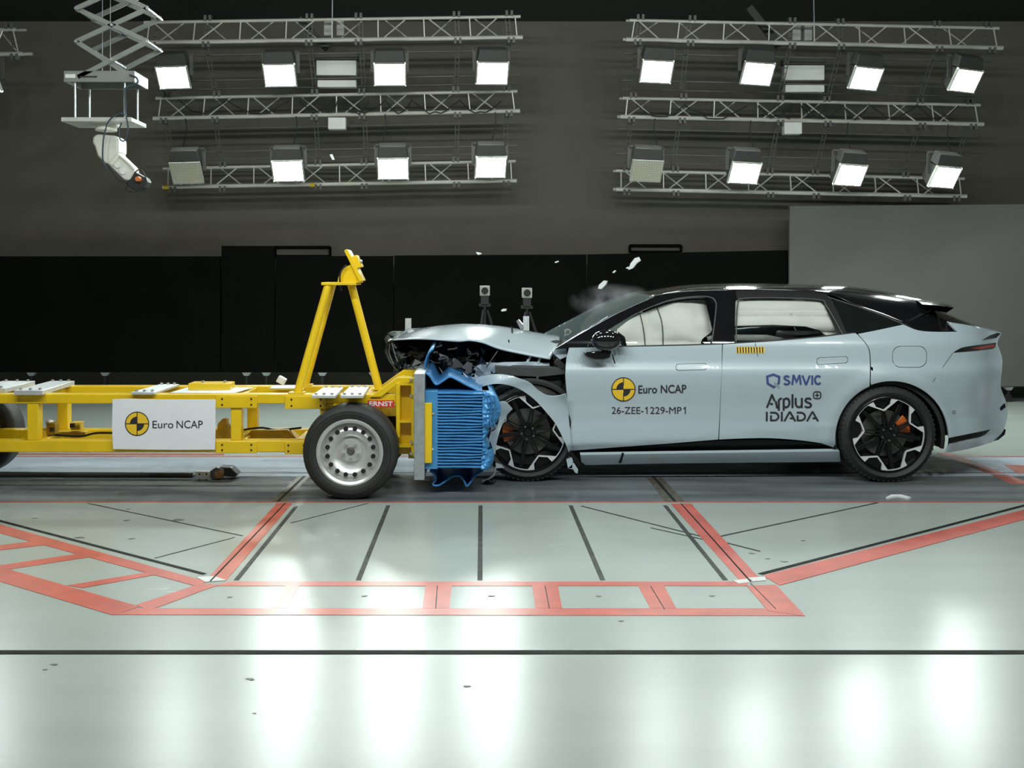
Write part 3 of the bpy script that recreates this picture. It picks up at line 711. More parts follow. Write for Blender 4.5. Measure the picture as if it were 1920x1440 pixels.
xr = (-48-PX)*8.30/F
steel_wheel((xr, 8.38, Rw), Rw, .229, .125, 1); steel_wheel((xr, Dw, Rw), Rw, .229, .125, -1)
for x in (xu(656, 7.36), xr): MB().tube([(x, Dw+.1, Rw), (x, 8.3, Rw)], .035, 12).build('axle', M_black, trol)

# ================================================================== blue honeycomb barrier
bar_ = empty('crash_barrier', (P(850, 0, 7.9).x, 7.95, Z_(880, 7.5)), 'crumpled blue aluminium honeycomb crash barrier between trolley and car', 'barrier')
Yf = 7.50
fx = lambda u: P(u, 0, Yf).x
zc0, zc1 = Z_(880, Yf), Z_(733, Yf)
MB().box(fx(797), fx(821), Yf+.004, Yf+.95, zc0, zc1).build('rear_block', M_blue, bar_, bevel=.004)
MB().box(fx(796.5), fx(810), Yf-.028, Yf+.02, Z_(867, Yf), Z_(755, Yf)).build('edge_strip', M_yel, bar_, bevel=.003)
for u, v in ((812, 776), (811, 843)):
    p = P(u, v, Yf); MB().sphere(p, .011, 8, 6).build('rivet', M_bolt, bar_)
MB().box(fx(820), fx(904), Yf+.03, Yf+.95, zc0+.003, zc1-.003).build('core_block', M_blued, bar_)
n = 25
for k in range(n):
    v0 = 735.5+(879-735.5)*k/n; v1 = v0+(879-735.5)/n*.80
    rows = []; jit = random.uniform(-.004, .004)
    for j in range(9):
        t = j/8; x = fx(819)+(fx(907+random.uniform(-1.5, 2.5)*(j > 6))-fx(819))*t
        y = Yf+jit*t+.010*math.sin(t*5+k*.7)*t; dz = .004*math.sin(k*1.3+t*6)*t
        z0, z1 = Z_(v1, Yf)+dz, Z_(v0, Yf)+dz; zm = (z0+z1)/2
        rows.append([Vector((x, y+.036, z0)), Vector((x, y+.010, z0+.002)), Vector((x, y, zm-.003)), Vector((x, y, zm+.003)), Vector((x, y+.010, z1-.002)), Vector((x, y+.036, z1))])
    b = MB(); b.grid(rows); b.build('core_rib', M_blue, bar_, smooth=60, fix=True)
def crumple(name, u0, u1, v0, v1, amp, seed, m, uf=None, D=Yf, nu=14, nv=18, back=.75):
    rows = []
    for i in range(nv+1):
        v = v0+(v1-v0)*i/nv; row = []
        for j in range(nu+1):
            t = j/nu; ue = u1 if uf is None else uf(i/nv)
            u = u0+(ue-u0)*t
            nz = noise.noise(Vector((u*.05, v*.16, seed)))+.6*noise.noise(Vector((u*.12, v*.35, seed+5)))
            y = D+amp*nz+.09*t**3; p = P(u+2*nz, v, D); row.append(Vector((p.x, y, p.z)))
        row.append(row[-1]+Vector((-.02, back, 0)))
        rows.append(row)
    b = MB(); b.grid(rows); return b.build(name, m, bar_, smooth=25, fix=True)
crumple('crumpled_face', 905, 938, 734, 806, .028, 2, M_blue, lambda t: 917+23*math.sin(PI*min(1, t*1.0))**.6)
crumple('crumpled_face', 905, 922, 804, 846, .03, 4, M_blue, lambda t: 914+4*math.sin(9*t))
crumple('crumpled_face', 903, 925, 844, 882, .025, 9, M_blue, lambda t: 919+8*math.sin(2.5*t+.5))
# vertical creases on the crumple
for u in (912, 919, 926):
    pxcurve(bar_, [(u, 742), (u+3, 760), (u-1, 780), (u+2, 800)], Yf-.002, .006, M_blued, 'crease_fold')
def wavy(name, pts, D0, D1_, m, h):
    """sheet: px polyline swept in depth, a bit of drop"""
    n = len(pts); out = []
    for i in range(n-1):
        p0, p1, p2_, p3 = (Vector(pts[max(i-1,0)]), Vector(pts[i]), Vector(pts[i+1]), Vector(pts[min(i+2,n-1)]))
        for t in range(6):
            t /= 6; out.append(.5*((2*p1)+(p2_-p0)*t+(2*p0-5*p1+4*p2_-p3)*t*t+(3*p1-p0-3*p2_+p3)*t**3))
    out.append(Vector(pts[-1]))
    rows = []
    for k in range(9):
        D = D0+(D1_-D0)*k/8; rows.append([Vector((P(q[0], q[1], D0).x, D, P(q[0], q[1], D0).z+h*k/8*(.5+.5*math.sin(i*.4)))) for i, q in enumerate(out)])
    b = MB(); b.grid(rows); return b.build(name, m, bar_, smooth=60, solid=.012)
wavy('torn_cladding', [(798, 700), (806, 706), (817, 721), (830, 715), (843, 707), (856, 712), (874, 722), (893, 731), (903, 738)], 7.55, 8.35, M_blued, .02)
wavy('torn_cladding', [(797, 733), (796, 700), (797, 680), (803, 664), (812, 655)], 7.75, 8.35, M_blued, .03)
wavy('torn_cladding', [(806, 884), (815, 890), (817, 900), (811, 909), (822, 911), (836, 902), (848, 894), (862, 893), (870, 902), (875, 912), (882, 905), (890, 894), (906, 884)], 7.60, 8.35, M_blued, .0)

# ================================================================== the car
YC = 8.95
car = empty('car', (P(1330, 0, YC).x, YC, 0), 'pale blue-grey car with gloss black roof and crushed front', 'car')
def lin(pts, x):
    if x <= pts[0][0]: return pts[0][1]
    for (a, fa), (c, fc) in zip(pts, pts[1:]):
        if x <= c: return fa+(fc-fa)*(x-a)/(c-a)
    return pts[-1][1]
VERT = [(.10, .10), (.20, .045), (.32, .008), (.38, .018), (.50, .040), (.62, .034), (.78, .006), (.84, 0), (.875, .003), (.905, .013), (.945, .032), (1.085, .060), (1.112, .069), (1.15, .09), (1.50, .29), (1.7, .42)]
PLAN = [(-1.2, .36), (-.6, .16), (-.2, .06), (.15, .02), (.5, .0), (3.2, .0), (3.6, .02), (3.85, .07), (4.0, .13), (4.15, .235), (4.3, .40)]
ZCR = [(.7, .30), (1.9, .375), (2.84, .455)]
AX, AZ = P(1671, 822, 8.0).x, P(1671, 822, 8.0).z
FX_, FZ_ = P(991, 816, 8.0).x, P(991, 816, 8.0).z
def sm(pts, x, h): return sum(lin(pts, x+h*k/3) for k in (-3, -2, -1, 0, 1, 2, 3))/7
def Ys(X, Z):
    y = 8.0+sm(PLAN, X, .12)+sm(VERT, Z, .02)+(.30*max(0, lin(ZCR, X)-Z) if X < 3.1 else 0)
    r = math.hypot(X-AX, Z-AZ); y -= .020*math.exp(-((r-.485)/.065)**2)*min(1, max(0, (.95-Z)/.15))
    return y
def panel(name, poly, surf, m, parent, th=.014, cell=9, off=0, mirror=False, label=None):
    bm = bmesh.new(); vs = [bm.verts.new((u, v, 0)) for u, v in poly]; bm.faces.new(vs)
    bmesh.ops.triangulate(bm, faces=bm.faces[:])
    us = [p[0] for p in poly]; vv = [p[1] for p in poly]
    def cuts(a, c): n = max(1, int((c-a)/cell)); return [a+(c-a)*k/n for k in range(1, n)]
    for u in cuts(min(us), max(us)):
        bmesh.ops.bisect_plane(bm, geom=bm.verts[:]+bm.edges[:]+bm.faces[:], plane_co=(u, 0, 0), plane_no=(1, 0, 0))
    for v in cuts(min(vv), max(vv)):
        bmesh.ops.bisect_plane(bm, geom=bm.verts[:]+bm.edges[:]+bm.faces[:], plane_co=(0, v, 0), plane_no=(0, 1, 0))
    bm.verts.index_update(); sf = lambda X, Z: surf(X, Z)+off
    pos = [U(v.co.x, v.co.y, sf) for v in bm.verts]; e = .008; nor = []
    for p in pos:
        nx = (surf(p.x+e, p.z)-surf(p.x-e, p.z))/(2*e); nz = (surf(p.x, p.z+e)-surf(p.x, p.z-e))/(2*e)
        nor.append(Vector((nx, -1, nz)).normalized())
    faces = []
    for f in bm.faces:
        ix = [v.index for v in f.verts]; a, c, d = (pos[i] for i in ix[:3])
        if (c-a).cross(d-a).dot(nor[ix[0]]) < 0: ix.reverse()
        faces.append(tuple(ix))
    bnd = []
    for ed in bm.edges:
        if len(ed.link_faces) == 1:
            i, j = ed.verts[0].index, ed.verts[1].index
            bnd.append((i, j))
    fset = {}
    for f in faces:
        for k in range(len(f)): fset[(f[k], f[(k+1) % len(f)])] = 1
    bnd = [(i, j) if (i, j) in fset else (j, i) for i, j in bnd]
    bm.free(); N = len(pos); inner = [p-n_*th for p, n_ in zip(pos, nor)]
    V = pos+inner; Fc = faces+[tuple(N+i for i in reversed(f)) for f in faces]; NL = [nor[i] for f in faces for i in f]+[-nor[i] for f in faces for i in reversed(f)]
    for i, j in bnd:
        k = len(V); V += [pos[i], pos[j], inner[j], inner[i]]; Fc.append((k, k+3, k+2, k+1))
        en = (inner[i]-pos[i]).cross(pos[j]-pos[i]).normalized(); NL += [en]*4
    if mirror:
        V = [Vector((p.x, 2*YC-p.y, p.z)) for p in V]; Fc = [tuple(reversed(f)) for f in Fc]
        NL2 = []; k = 0
        for f in Fc: NL2 += [Vector((q.x, -q.y, q.z)) for q in reversed(NL[k:k+len(f)])]; k += len(f)
        NL = NL2
    woff = WORLD.get(parent.name, Vector((0, 0, 0)))
    me = bpy.data.meshes.new(name); me.from_pydata([p-woff for p in V], [], Fc)
    for p in me.polygons: p.use_smooth = True
    me.update(); me.normals_split_custom_set([tuple(x) for x in NL])
    o = link(name, me, m, parent); WORLD[o.name] = woff
    if label: o['label'] = label
    return o
def arcp(cx, cy, r, a0, a1, n=16): return [(cx+r*math.cos(math.radians(a0+(a1-a0)*k/n)), cy-r*math.sin(math.radians(a0+(a1-a0)*k/n))) for k in range(n+1)]
def cr(pts, k=5):
    n = len(pts); out = []
    for i in range(n-1):
        p0, p1, p2_, p3 = (Vector(pts[max(i-1,0)]), Vector(pts[i]), Vector(pts[i+1]), Vector(pts[min(i+2,n-1)]))
        for t in range(k):
            t /= k; q = .5*((2*p1)+(p2_-p0)*t+(2*p0-5*p1+4*p2_-p3)*t*t+(3*p1-p0-3*p2_+p3)*t**3); out.append(tuple(q))
    out.append(tuple(pts[-1])); return out

P_fdoor = cr([(1067, 652), (1120, 651.2), (1200, 650), (1280, 648.3), (1353.6, 646)]) + cr([(1353, 700), (1350, 760), (1346.6, 824)]) + [(1250, 832), (1150, 839)] + cr([(1071, 845), (1067, 800), (1063, 742), (1060, 704), (1062, 672)])
P_rdoor = cr([(1355.4, 645.8), (1450, 640), (1530, 633), (1575, 628), (1604, 624.5)]) + cr([(1607, 627), (1620, 641), (1629, 657), (1631, 687), (1630.3, 724)]) + arcp(1672, 822, 106, 113.6, 190, 20) + cr([(1540, 831), (1500, 825.5), (1444, 821.5), (1395, 822), (1348.4, 824)])
P_quart = cr([(1609, 626), (1650, 618), (1694, 608.5)]) + cr([(1700, 611), (1715, 617.5), (1732, 621), (1760, 622.3), (1795, 622)]) + [(1779, 606)] + cr([(1800, 609), (1829, 614), (1872, 624.5)]) + cr([(1874, 628), (1868, 644), (1874, 660), (1878, 680), (1874.5, 722)]) + cr([(1879, 740), (1885, 756), (1887, 780), (1882, 803), (1872, 817), (1856, 830), (1815, 842), (1773, 849)]) + arcp(1672, 822, 107.5, -8, 111, 30) + cr([(1632.6, 716), (1633, 687), (1631, 657), (1622, 641)])
dfr = panel('front_door', P_fdoor, Ys, M_paint, car); drr = panel('rear_door', P_rdoor, Ys, M_paint, car); qp = panel('quarter_panel', P_quart, Ys, M_paint, car)
for nm, pl in (('front_door', P_fdoor), ('rear_door', P_rdoor), ('quarter_panel', P_quart)): panel(nm, pl, Ys, M_paint, car, mirror=True, cell=30)
# fender torn round the wheel
def Yfen(X, Z): return Ys(X, Z)-.05+.02*math.sin(9*X+5*Z)-.03*math.exp(-((math.hypot(X-FX_, Z-FZ_)-.46)/.06)**2)
P_fen = cr([(890, 731), (891, 717), (898, 707), (927, 701.5), (959, 704.5), (990, 717), (1010, 733), (1027, 742), (1045, 743), (1060, 739)]) + [(1064, 760), (1068, 800), (1071.5, 842)] + cr([(1066, 848), (1059, 829), (1043, 797), (1025, 774), (1003, 750), (977, 731), (951, 721.5), (924, 720), (899, 727)])
panel('front_fender', P_fen, Yfen, M_paint, car, cell=10)
panel('front_fender', P_fen, Yfen, M_paint, car, cell=24, mirror=True)
# sill, lower trims
panel('sill_trim', [(1075, 846), (1150, 841), (1250, 834), (1347, 826), (1440, 824), (1500, 828), (1573, 836), (1576, 852), (1300, 855), (1086, 858)], Ys, M_frame, car, off=.035)
panel('side_skirt', [(1088, 853), (1250, 850.5), (1400, 848.5), (1574, 846), (1576, 866), (1400, 867.5), (1250, 869), (1098, 872), (1090, 866)], lambda X, Z: Ys(X, Z)-.035, M_paint, car, th=.03)
panel('skirt_clip', [(1160, 868), (1166, 851), (1170, 851), (1165, 868)], lambda X, Z: Ys(X, Z)-.04, M_frame, car)
panel('side_skirt', [(1088, 853), (1250, 850.5), (1400, 848.5), (1574, 846), (1576, 866), (1400, 867.5), (1250, 869), (1098, 872), (1090, 866)], lambda X, Z: Ys(X, Z)-.035, M_paint, car, th=.03, mirror=True, cell=40)
panel('torn_skirt_end', [(1062, 862), (1072, 858), (1076, 868), (1084, 880), (1083, 888), (1078, 886), (1075, 880), (1065, 878)], lambda X, Z: 7.98, M_paint, car, th=.04)
panel('torn_bracket', [(1068, 850), (1076, 850), (1090, 872), (1084, 876)], lambda X, Z: 7.99, M_frame, car, th=.02)
panel('bumper_trim', [(1779.5, 821), (1820, 813), (1857, 805.5), (1848, 814), (1838, 819), (1810, 824.5), (1778, 832)], Ys, M_frame, qp, off=-.005, th=.006)
panel('bumper_trim', [(1858, 828), (1870, 814), (1882, 803), (1886, 806), (1884, 815), (1872, 825)], Ys, M_frame, qp, off=.03, th=.03)
panel('reflector', [(1875, 765), (1884, 756), (1886, 763), (1877, 770)], Ys, M_frame, qp, off=-.004, th=.005)
panel('tail_lamp', cr([(1788, 661), (1797, 655), (1812, 650), (1868, 642.5)], 3)+[(1866, 651), (1860, 654), (1830, 657.5)], Ys, M_gloss, qp, off=-.005, th=.006, label='slim dark tail lamp')
panel('tail_lens', [(1820, 653.5), (1850, 648), (1866, 645.5), (1864, 650.5), (1840, 654.5)], Ys, M_redlamp, qp, off=-.010, th=.005, label='red tail lamp lens')
panel('deck_lip', [(1842, 637), (1856, 629), (1870, 624), (1876, 625), (1868, 633)], Ys, M_gloss, qp, off=-.008, th=.02)
# fuel flap, handles, parking sensor
def flushplate(name, poly, m, parent):
    cx = sum(p[0] for p in poly)/len(poly); cy = sum(p[1] for p in poly)/len(poly)
    k = lambda d: [(cx+(u-cx)+(d if u > cx else -d), cy+(v-cy)+(d if v > cy else -d)) for u, v in poly]
    g = panel('flush_gap', k(.8), Ys, M_frame, parent, off=-.001, th=.002, cell=5); return panel(name, poly, Ys, m, parent, off=-.0035, th=.003, cell=5)
rr_ = lambda x0, y0, x1, y1, r, sk=0: [(x, y+sk*((x-x0)/(x1-x0))) for x, y in arcp(x1-r, y0+r, r, 90, 0, 6)+arcp(x1-r, y1-r, r, 0, -90, 6)+arcp(x0+r, y1-r, r, 270, 180, 6)+arcp(x0+r, y0+r, r, 180, 90, 6)]
flushplate('fuel_flap', rr_(1674, 649.5, 1737, 688, 15, 0), M_paint, qp)
flushplate('door_handle', rr_(1268, 683, 1325, 694, 5, -1.5), M_paint, dfr)
flushplate('door_handle', rr_(1532, 671.5, 1589, 683, 5, -3), M_paint, drr)
decal('parking_sensor', *disc(1789, 773, 2.2, 3, 0, 360, 16), Ys, -.003, M_frame, qp)
decal('seam_line', *stroke([(1749, 716), (1770, 685), (1787, 661)], .8), Ys, -.005, M_slot2, qp)
# dark inner shell and underbody
def cbox(u0, u1, v0, v1, Ya, Yb, name, m, bevel=.02):
    a, c = P(u0, v0, 8.0), P(u1, v1, 8.0); return MB().box(a.x, c.x, Ya, Yb, c.z, a.z).build(name, m, car, bevel=bevel)
cbox(1075, 1560, 652, 858, 8.12, 9.78, 'cabin_tub', M_dark)
cbox(1560, 1800, 640, 835, 8.36, 9.54, 'rear_tub', M_dark)
cbox(1000, 1560, 850, 868, 8.16, 9.74, 'underbody', M_dark)
cbox(1780, 1862, 640, 832, 8.40, 9.50, 'rear_crash_box', M_dark)
cbox(945, 1070, 700, 870, 8.40, 9.54, 'engine_bay', M_dark)
for (cx, cy, r, a0, a1) in ((1671, 822, 108, -12, 192), (994, 818, 106, -5, 170)):
    for mir in (False, True):
        rows = []
        for k in range(25):
            a = math.radians(a0+(a1-a0)*k/24); p = P(cx+r*math.cos(a), cy-r*math.sin(a), 8.0)
            q = P(cx+(r-9)*math.cos(a), cy-(r-9)*math.sin(a), 8.0)
            row = [Vector((q.x, 8.05, q.z)), Vector((p.x, 8.07, p.z)), Vector((p.x, 8.38, p.z))]
            if mir: row = [Vector((v.x, 2*YC-v.y, v.z)) for v in row]
            rows.append(row)
        MB().grid(rows).build('wheel_arch_liner', M_dark, car, solid=.006)
# greenhouse, near and far
P_apil = cr([(1040, 655), (1100, 619.5), (1160, 586), (1227, 556)]) + cr([(1255, 550.5), (1290, 547), (1343, 545)]) + [(1342, 557)] + cr([(1300, 557.5), (1262, 562.5), (1225, 573), (1180, 594), (1140, 618)]) + [(1158, 627), (1163, 650.5), (1067, 652.5)]
P_bpil = [(1341, 545), (1381, 545), (1381.5, 559.5), (1379, 566), (1378, 600), (1377, 644.5), (1333, 646.8), (1337, 620), (1341, 580), (1339, 568), (1333, 561), (1322, 557.4), (1341, 557)]
P_rrail = cr([(1380, 545), (1450, 545), (1510, 547), (1549, 551)]) + [(1558, 559), (1573, 590), (1589, 627), (1573, 629), (1560, 600), (1546, 571), (1538, 564)] + cr([(1500, 560.5), (1450, 559), (1381, 559.5)])
P_qwin = cr([(1562, 562), (1600, 574), (1650, 591), (1691, 607.5)]) + cr([(1680, 611.5), (1640, 619), (1588, 627)]) + [(1576, 595)]
for mir in (False, True):
    panel('windscreen_pillar', P_apil, Ys, M_frame if mir else M_gloss, car, off=.004, mirror=mir); panel('centre_pillar', P_bpil, Ys, M_frame if mir else M_gloss, car, off=.004, mirror=mir)
    panel('rear_window_frame', P_rrail, Ys, M_frame, car, off=.004, mirror=mir); panel('quarter_window', P_qwin, Ys, M_tint, car, off=.006, mirror=mir)
    panel('front_window', [(1140, 612), (1180, 590), (1225, 570), (1262, 559), (1345, 554), (1345, 650), (1150, 653)], Ys, M_glass, car, off=.02, th=.003, mirror=mir)
    panel('rear_window', [(1374, 558), (1450, 556), (1540, 560), (1580, 630), (1374, 648)], Ys, M_glass, car, off=.02, th=.003, mirror=mir)
for pts in ([(1040, 655), (1100, 620), (1160, 587), (1227, 557)],):
    q = [U(u, v-.8, Ys, -.004) for u, v in cr(pts)]; MB().tube(q, .004, 6).build('pillar_trim', M_chrome, car)
q = [U(u, v, Ys, -.002) for u, v in cr([(1552, 557), (1600, 572.5), (1650, 589.5), (1694, 608)])]; MB().tube(q, .004, 6).build('window_trim', M_disc, car)
for pts in ([(1228, 573), (1262, 561.5), (1300, 556.5), (1330, 557), (1342, 566), (1342, 585), (1338, 620), (1334, 646)], [(1380, 643), (1381, 600), (1384, 567), (1392, 560), (1450, 558.5), (1535, 562), (1550, 574), (1580, 627)]):
    q = [U(u, v, Ys, -.003) for u, v in cr(pts)]; MB().tube(q, .006, 6).build('window_seal', M_darkgrey, car)
for pts in ([(1160, 650.2), (1200, 649.3), (1280, 647.6), (1353, 645.4)], [(1357, 645), (1450, 639.3), (1530, 632.3), (1600, 624.5)]):
    q = [U(u, v, Ys, .010) for u, v in cr(pts)]; MB().tube(q, .0085, 8).build('window_sill_seal', M_frame, car)
def loft(name, near, cen, m, n=2.2, k=18, Dc=YC, solid=.008, cen3=None, surf=Ys, near3=None, noff=.004, sub=5, crump=0):
    N3 = near3 or [U(u, v, surf, noff) for u, v in cr(near, sub)]
    C3 = cen3 or [P(u, v, Dc) for u, v in cr(cen, sub)]
    rows = []
    for a, c in zip(N3, C3):
        half = []
        for i in range(k+1):
            q = i/k; yy = a.y+(c.y-a.y)*q; s = (1-(1-q)**n)
            p = Vector((a.x+(c.x-a.x)*s, yy, a.z+(c.z-a.z)*s))
            if crump:
                p.z += crump*noise.noise(Vector((p.x*3, p.y*2.2, 3.1)))*min(1, q*3)
            half.append(p)
        rows.append(half+[Vector((p.x, 2*YC-p.y, p.z)) for p in reversed(half[:-1])])
    b = MB(); b.grid(rows); return b.build(name, m, car, smooth=60, solid=solid, fix=True)
loft('windscreen', [(1041, 653), (1100, 618.5), (1160, 585), (1227, 555)], [(1046, 640), (1082, 604), (1135, 570), (1195, 549)], M_wind, solid=.004)
loft('roof', [(1227, 555), (1280, 547), (1343, 544.5), (1450, 544.5), (1549, 550.5), (1600, 571), (1650, 588.5), (1694, 608)], [(1195, 549), (1270, 536), (1345, 532), (1450, 532), (1550, 533.5), (1605, 538.5), (1660, 548), (1742, 563)], M_gloss, n=2.4)
loft('tailgate_glass', [(1682, 603), (1712, 617), (1745, 621.5), (1794, 621.5)], [(1722, 571), (1755, 583.5), (1795, 600), (1831, 614.5)], M_gloss, n=2.4, Dc=YC)
# spoiler blade
nn = [(1700, 566), (1724, 569.5), (1742, 563)]
b = MB(); sec = [(1688, 556), (1720, 559), (1744, 562.5), (1731, 571), (1700, 566)]
rows = []
for k in range(13):
    t = -1+2*k/12; Y = YC+t*.60; ins = .10*t*t
    rows.append([Vector((P(u, 0, YC).x-ins*.7, Y, P(0, v, YC).z-.05*t*t)) for u, v in sec+sec[:1]])
b.grid(rows); b.build('roof_spoiler', M_gloss, car, smooth=40, fix=True)
nr = [(1829, 614), (1872, 624.5), (1874, 628), (1868, 644), (1874, 660), (1878, 680), (1874.5, 722), (1879, 740), (1885, 756), (1887, 780), (1882, 803), (1872, 817), (1856, 830)]
N3 = [U(u, v, Ys, .002) for u, v in cr(nr, 3)]
loft('rear_bumper', None, None, M_paint, n=2.6, near3=N3, cen3=[Vector((p.x+.13, YC, p.z)) for p in N3], solid=.01)
N3 = [U(u, v, Ys, .002) for u, v in cr([(1779, 606), (1800, 609), (1829, 614)], 3)]
loft('boot_lid_edge', None, None, M_paint, n=2.6, near3=N3, cen3=[Vector((p.x+.13, YC, p.z)) for p in N3], solid=.01)
# hood, buckled upward
Yh = lambda X, Z: 8.13+.10*max(0, -X-.3)
loft('hood', [(738, 637), (770, 635.5), (805, 636), (858, 640), (880, 638.5), (906, 643), (937, 654.5), (990, 666), (1031, 673.5)],
     [(733, 636), (768, 624.5), (805, 615), (858, 609), (900, 609.5), (937, 613), (970, 618), (1015, 626), (1048, 631)], M_paint, n=1.9, k=22, surf=Yh, noff=0, solid=.012, crump=.004)
# nose lip below the hood front
NZ = [Vector((p.x, p.y, p.z)) for p in [P(u, v, 8.32) for u, v in cr([(738, 637.5), (727, 646), (727, 660), (734, 678), (744, 692), (756, 703)], 4)]]
CZ = [Vector((p.x-.09, YC, p.z+.03)) for p in NZ]
loft('nose_lip', None, None, M_gloss, near3=NZ, cen3=CZ, n=2.2, solid=.015)
for pts in ([(731, 645), (730, 662), (738, 682)], [(735, 643), (742, 668), (752, 690)]):
    pxcurve(car, pts, 8.22, .005, M_chrome, 'nose_trim')
# crushed engine bay mass
def mass(name, u0, u1, v0, v1, Da, Db, m, seed, nx=16, nz=10, amp=.07):
    rows = []
    for i in range(nz+1):
        row = []
        for j in range(nx+1):
            u = u0+(u1-u0)*j/nx; v = v0+(v1-v0)*i/nz; p = P(u, v, 8.2)
            e = max(abs(2*j/nx-1), abs(2*i/nz-1)); nzv = noise.noise(Vector((u*.045, v*.06, seed)))+.5*noise.noise(Vector((u*.13, v*.15, seed)))
            row.append(Vector((p.x+.03*nzv, Da+amp*nzv+.22*e**4, p.z+.02*nzv)))
        rows.append(row)
    rows = [[Vector((q.x, Db, q.z)) for q in rows[0]]]+rows+[[Vector((q.x, Db, q.z)) for q in rows[-1]]]
    rows = [[Vector((r[0].x, Db, r[0].z))]+r+[Vector((r[-1].x, Db, r[-1].z))] for r in rows]
    b = MB(); b.grid(rows); return b.build(name, m, car, smooth=20, fix=True)
mass('crushed_front_structure', 735, 905, 642, 708, 8.42, 9.5, M_crush, 3.3)
mass('crushed_radiator_pack', 800, 905, 650, 722, 8.30, 9.4, M_crush, 8.1, amp=.09)
mass('crushed_bay_wall', 890, 1068, 645, 742, 8.34, 9.5, M_crush, 5.7)
mass('wheel_bay_debris', 900, 965, 722, 790, 8.36, 9.0, M_crush, 1.7)
# grey upper rail and bright inner wing
def strut(u0, v0, u1, v1, D, wd, ht, m, name): MB().bar(P(u0, v0, D), P(u1, v1, D), wd, ht).build(name, m, car, bevel=.004)
a = [(928, 686), (1059, 689), (1059, 702), (1010, 707), (945, 704), (929, 700)]
b = MB(); b.prism(a, lambda p: P(p[0], p[1], 8.10), (0, .12, 0)); b.build('upper_wing_rail', M_darkgrey, car, bevel=.004)
panel('inner_wing', [(884, 700), (889, 690), (905, 683), (945, 679), (1000, 678), (1030, 681), (1030, 686), (960, 685), (930, 687), (926, 700), (905, 704), (896, 712), (890, 722), (884, 715)], lambda X, Z: 8.16+.06*noise.noise(Vector((X*6, Z*8, 1))), M_paintin, car, th=.03, cell=7)
panel('wing_bracket', [(876, 712), (890, 700), (897, 708), (893, 728), (885, 728)], lambda X, Z: 8.12+.05*noise.noise(Vector((X*9, Z*9, 4))), M_paintin, car, th=.03, cell=6)
strut(912, 688, 934, 657, 8.16, .008, .008, M_disc, 'hood_stay')
strut(986, 682, 995, 668, 8.18, .03, .02, M_paintin, 'hinge_arm'); strut(1008, 683, 1013, 670, 8.18, .03, .02, M_paintin, 'hinge_arm')
cbox(992, 1058, 706, 740, 8.16, 8.3, 'wing_cavity', M_dark)
pxcurve(car, [(1028, 732), (1036, 734), (1044, 732), (1056, 733)], 8.12, .010, M_silverbit, 'harness_clip')
strut(1008, 706, 1004, 728, 8.10, .02, .02, M_darkgrey, 'wing_stay')
panel('cowl_panel', [(1041, 655), (1062, 653), (1064, 668), (1050, 674), (1036, 662)], lambda X, Z: 8.12, M_paintin, car, th=.03)
strut(1042, 676, 1058, 690, 8.12, .05, .05, M_dark, 'hinge_block')
panel('hinge_pillar', [(1036, 660), (1062, 656), (1062, 742), (1040, 700)], lambda X, Z: 8.20, M_dark, car, th=.05)
# torn fragments inside the crush zone, each a piece of its own
cols = (M_crush, M_crush, M_black, M_gloss, M_crush, M_silverbit)
for k in range(46):
    u, v = random.uniform(742, 925), random.uniform(650, 728)
    if v > 700 and u < 800: v -= 40
    if v < 652+max(0, (u-880)*.15): v += 12
    c = P(u, v, random.uniform(8.12, 8.34)); r = random.uniform(.012, .05); m = random.choice(cols) if r < .03 else random.choice(cols[:4])
    b = MB(); a = [Vector((random.uniform(-1, 1), random.uniform(-.4, .4), random.uniform(-1, 1)))*r for _ in range(4)]
    b.add([c+a[0], c+a[1]+Vector((r, 0, 0)), c+a[2]+Vector((0, .01, r)), c+a[3]-Vector((r*.4, -.02, 0))], [(0,1,2),(0,2,3),(0,3,1),(1,3,2)])
    b.build('crushed_fragment', m, car, smooth=0)
for k in range(14):
    u, v = random.uniform(750, 900), random.uniform(650, 705)
    pts = [(u, v)]
    for _ in range(3): pts.append((pts[-1][0]+random.uniform(-14, 18), pts[-1][1]+random.uniform(-6, 12)))
    pxcurve(car, pts, random.uniform(8.12, 8.3), random.choice((.003, .005, .007)), random.choice((M_black, M_black, M_disc, M_bluecable)), 'torn_wire')
panel('printed_tag', [(862, 703), (868, 698), (882, 712), (876, 718)], lambda X, Z: 7.98, M_sign, car, th=.006, label='white printed tag on torn part')
panel('tag_print', [(868, 705), (871, 703), (878, 711), (875, 713)], lambda X, Z: 7.976, M_emk, car, th=.002)
panel('torn_grey_bracket', [(866, 690), (876, 678), (886, 682), (884, 698), (874, 702)], lambda X, Z: 8.10, M_disc, car, th=.03, cell=6)
# bumper cover torn around the wheel
def Ybm(X, Z): return 7.93+.05*noise.noise(Vector((X*5, Z*5, 7)))
P_bump = cr([(928, 756), (940, 753.5), (949, 755), (961, 767)], 3)+cr([(952, 776), (943, 793), (936, 812), (931, 832), (929, 852)], 3)+cr([(922, 851), (910, 846), (915, 830), (920, 812), (930, 803), (936, 785), (932, 765)], 3)
panel('bumper_cover', P_bump, Ybm, M_paint, car, th=.015, cell=6)
panel('bumper_shard', [(929, 868), (940, 871), (946, 877), (930, 878)], lambda X, Z: 7.95, M_paint, car, th=.01)
panel('bumper_shard', cr([(902, 730), (915, 734), (928, 742), (936, 756), (926, 760), (915, 748)], 3), lambda X, Z: 7.97+.05*noise.noise(Vector((X*20, Z*20, 2))), M_paintin, car, th=.012, cell=5)
pxcurve(car, [(928, 876), (926, 890), (912, 900), (904, 902), (914, 906), (926, 902)], 7.95, .008, M_silverbit, 'torn_wire')
b = MB(); b.sphere(P(917, 903, 7.96), (.05, .04, .018), 12, 6, .2); b.build('crushed_fragment', M_crush, car)
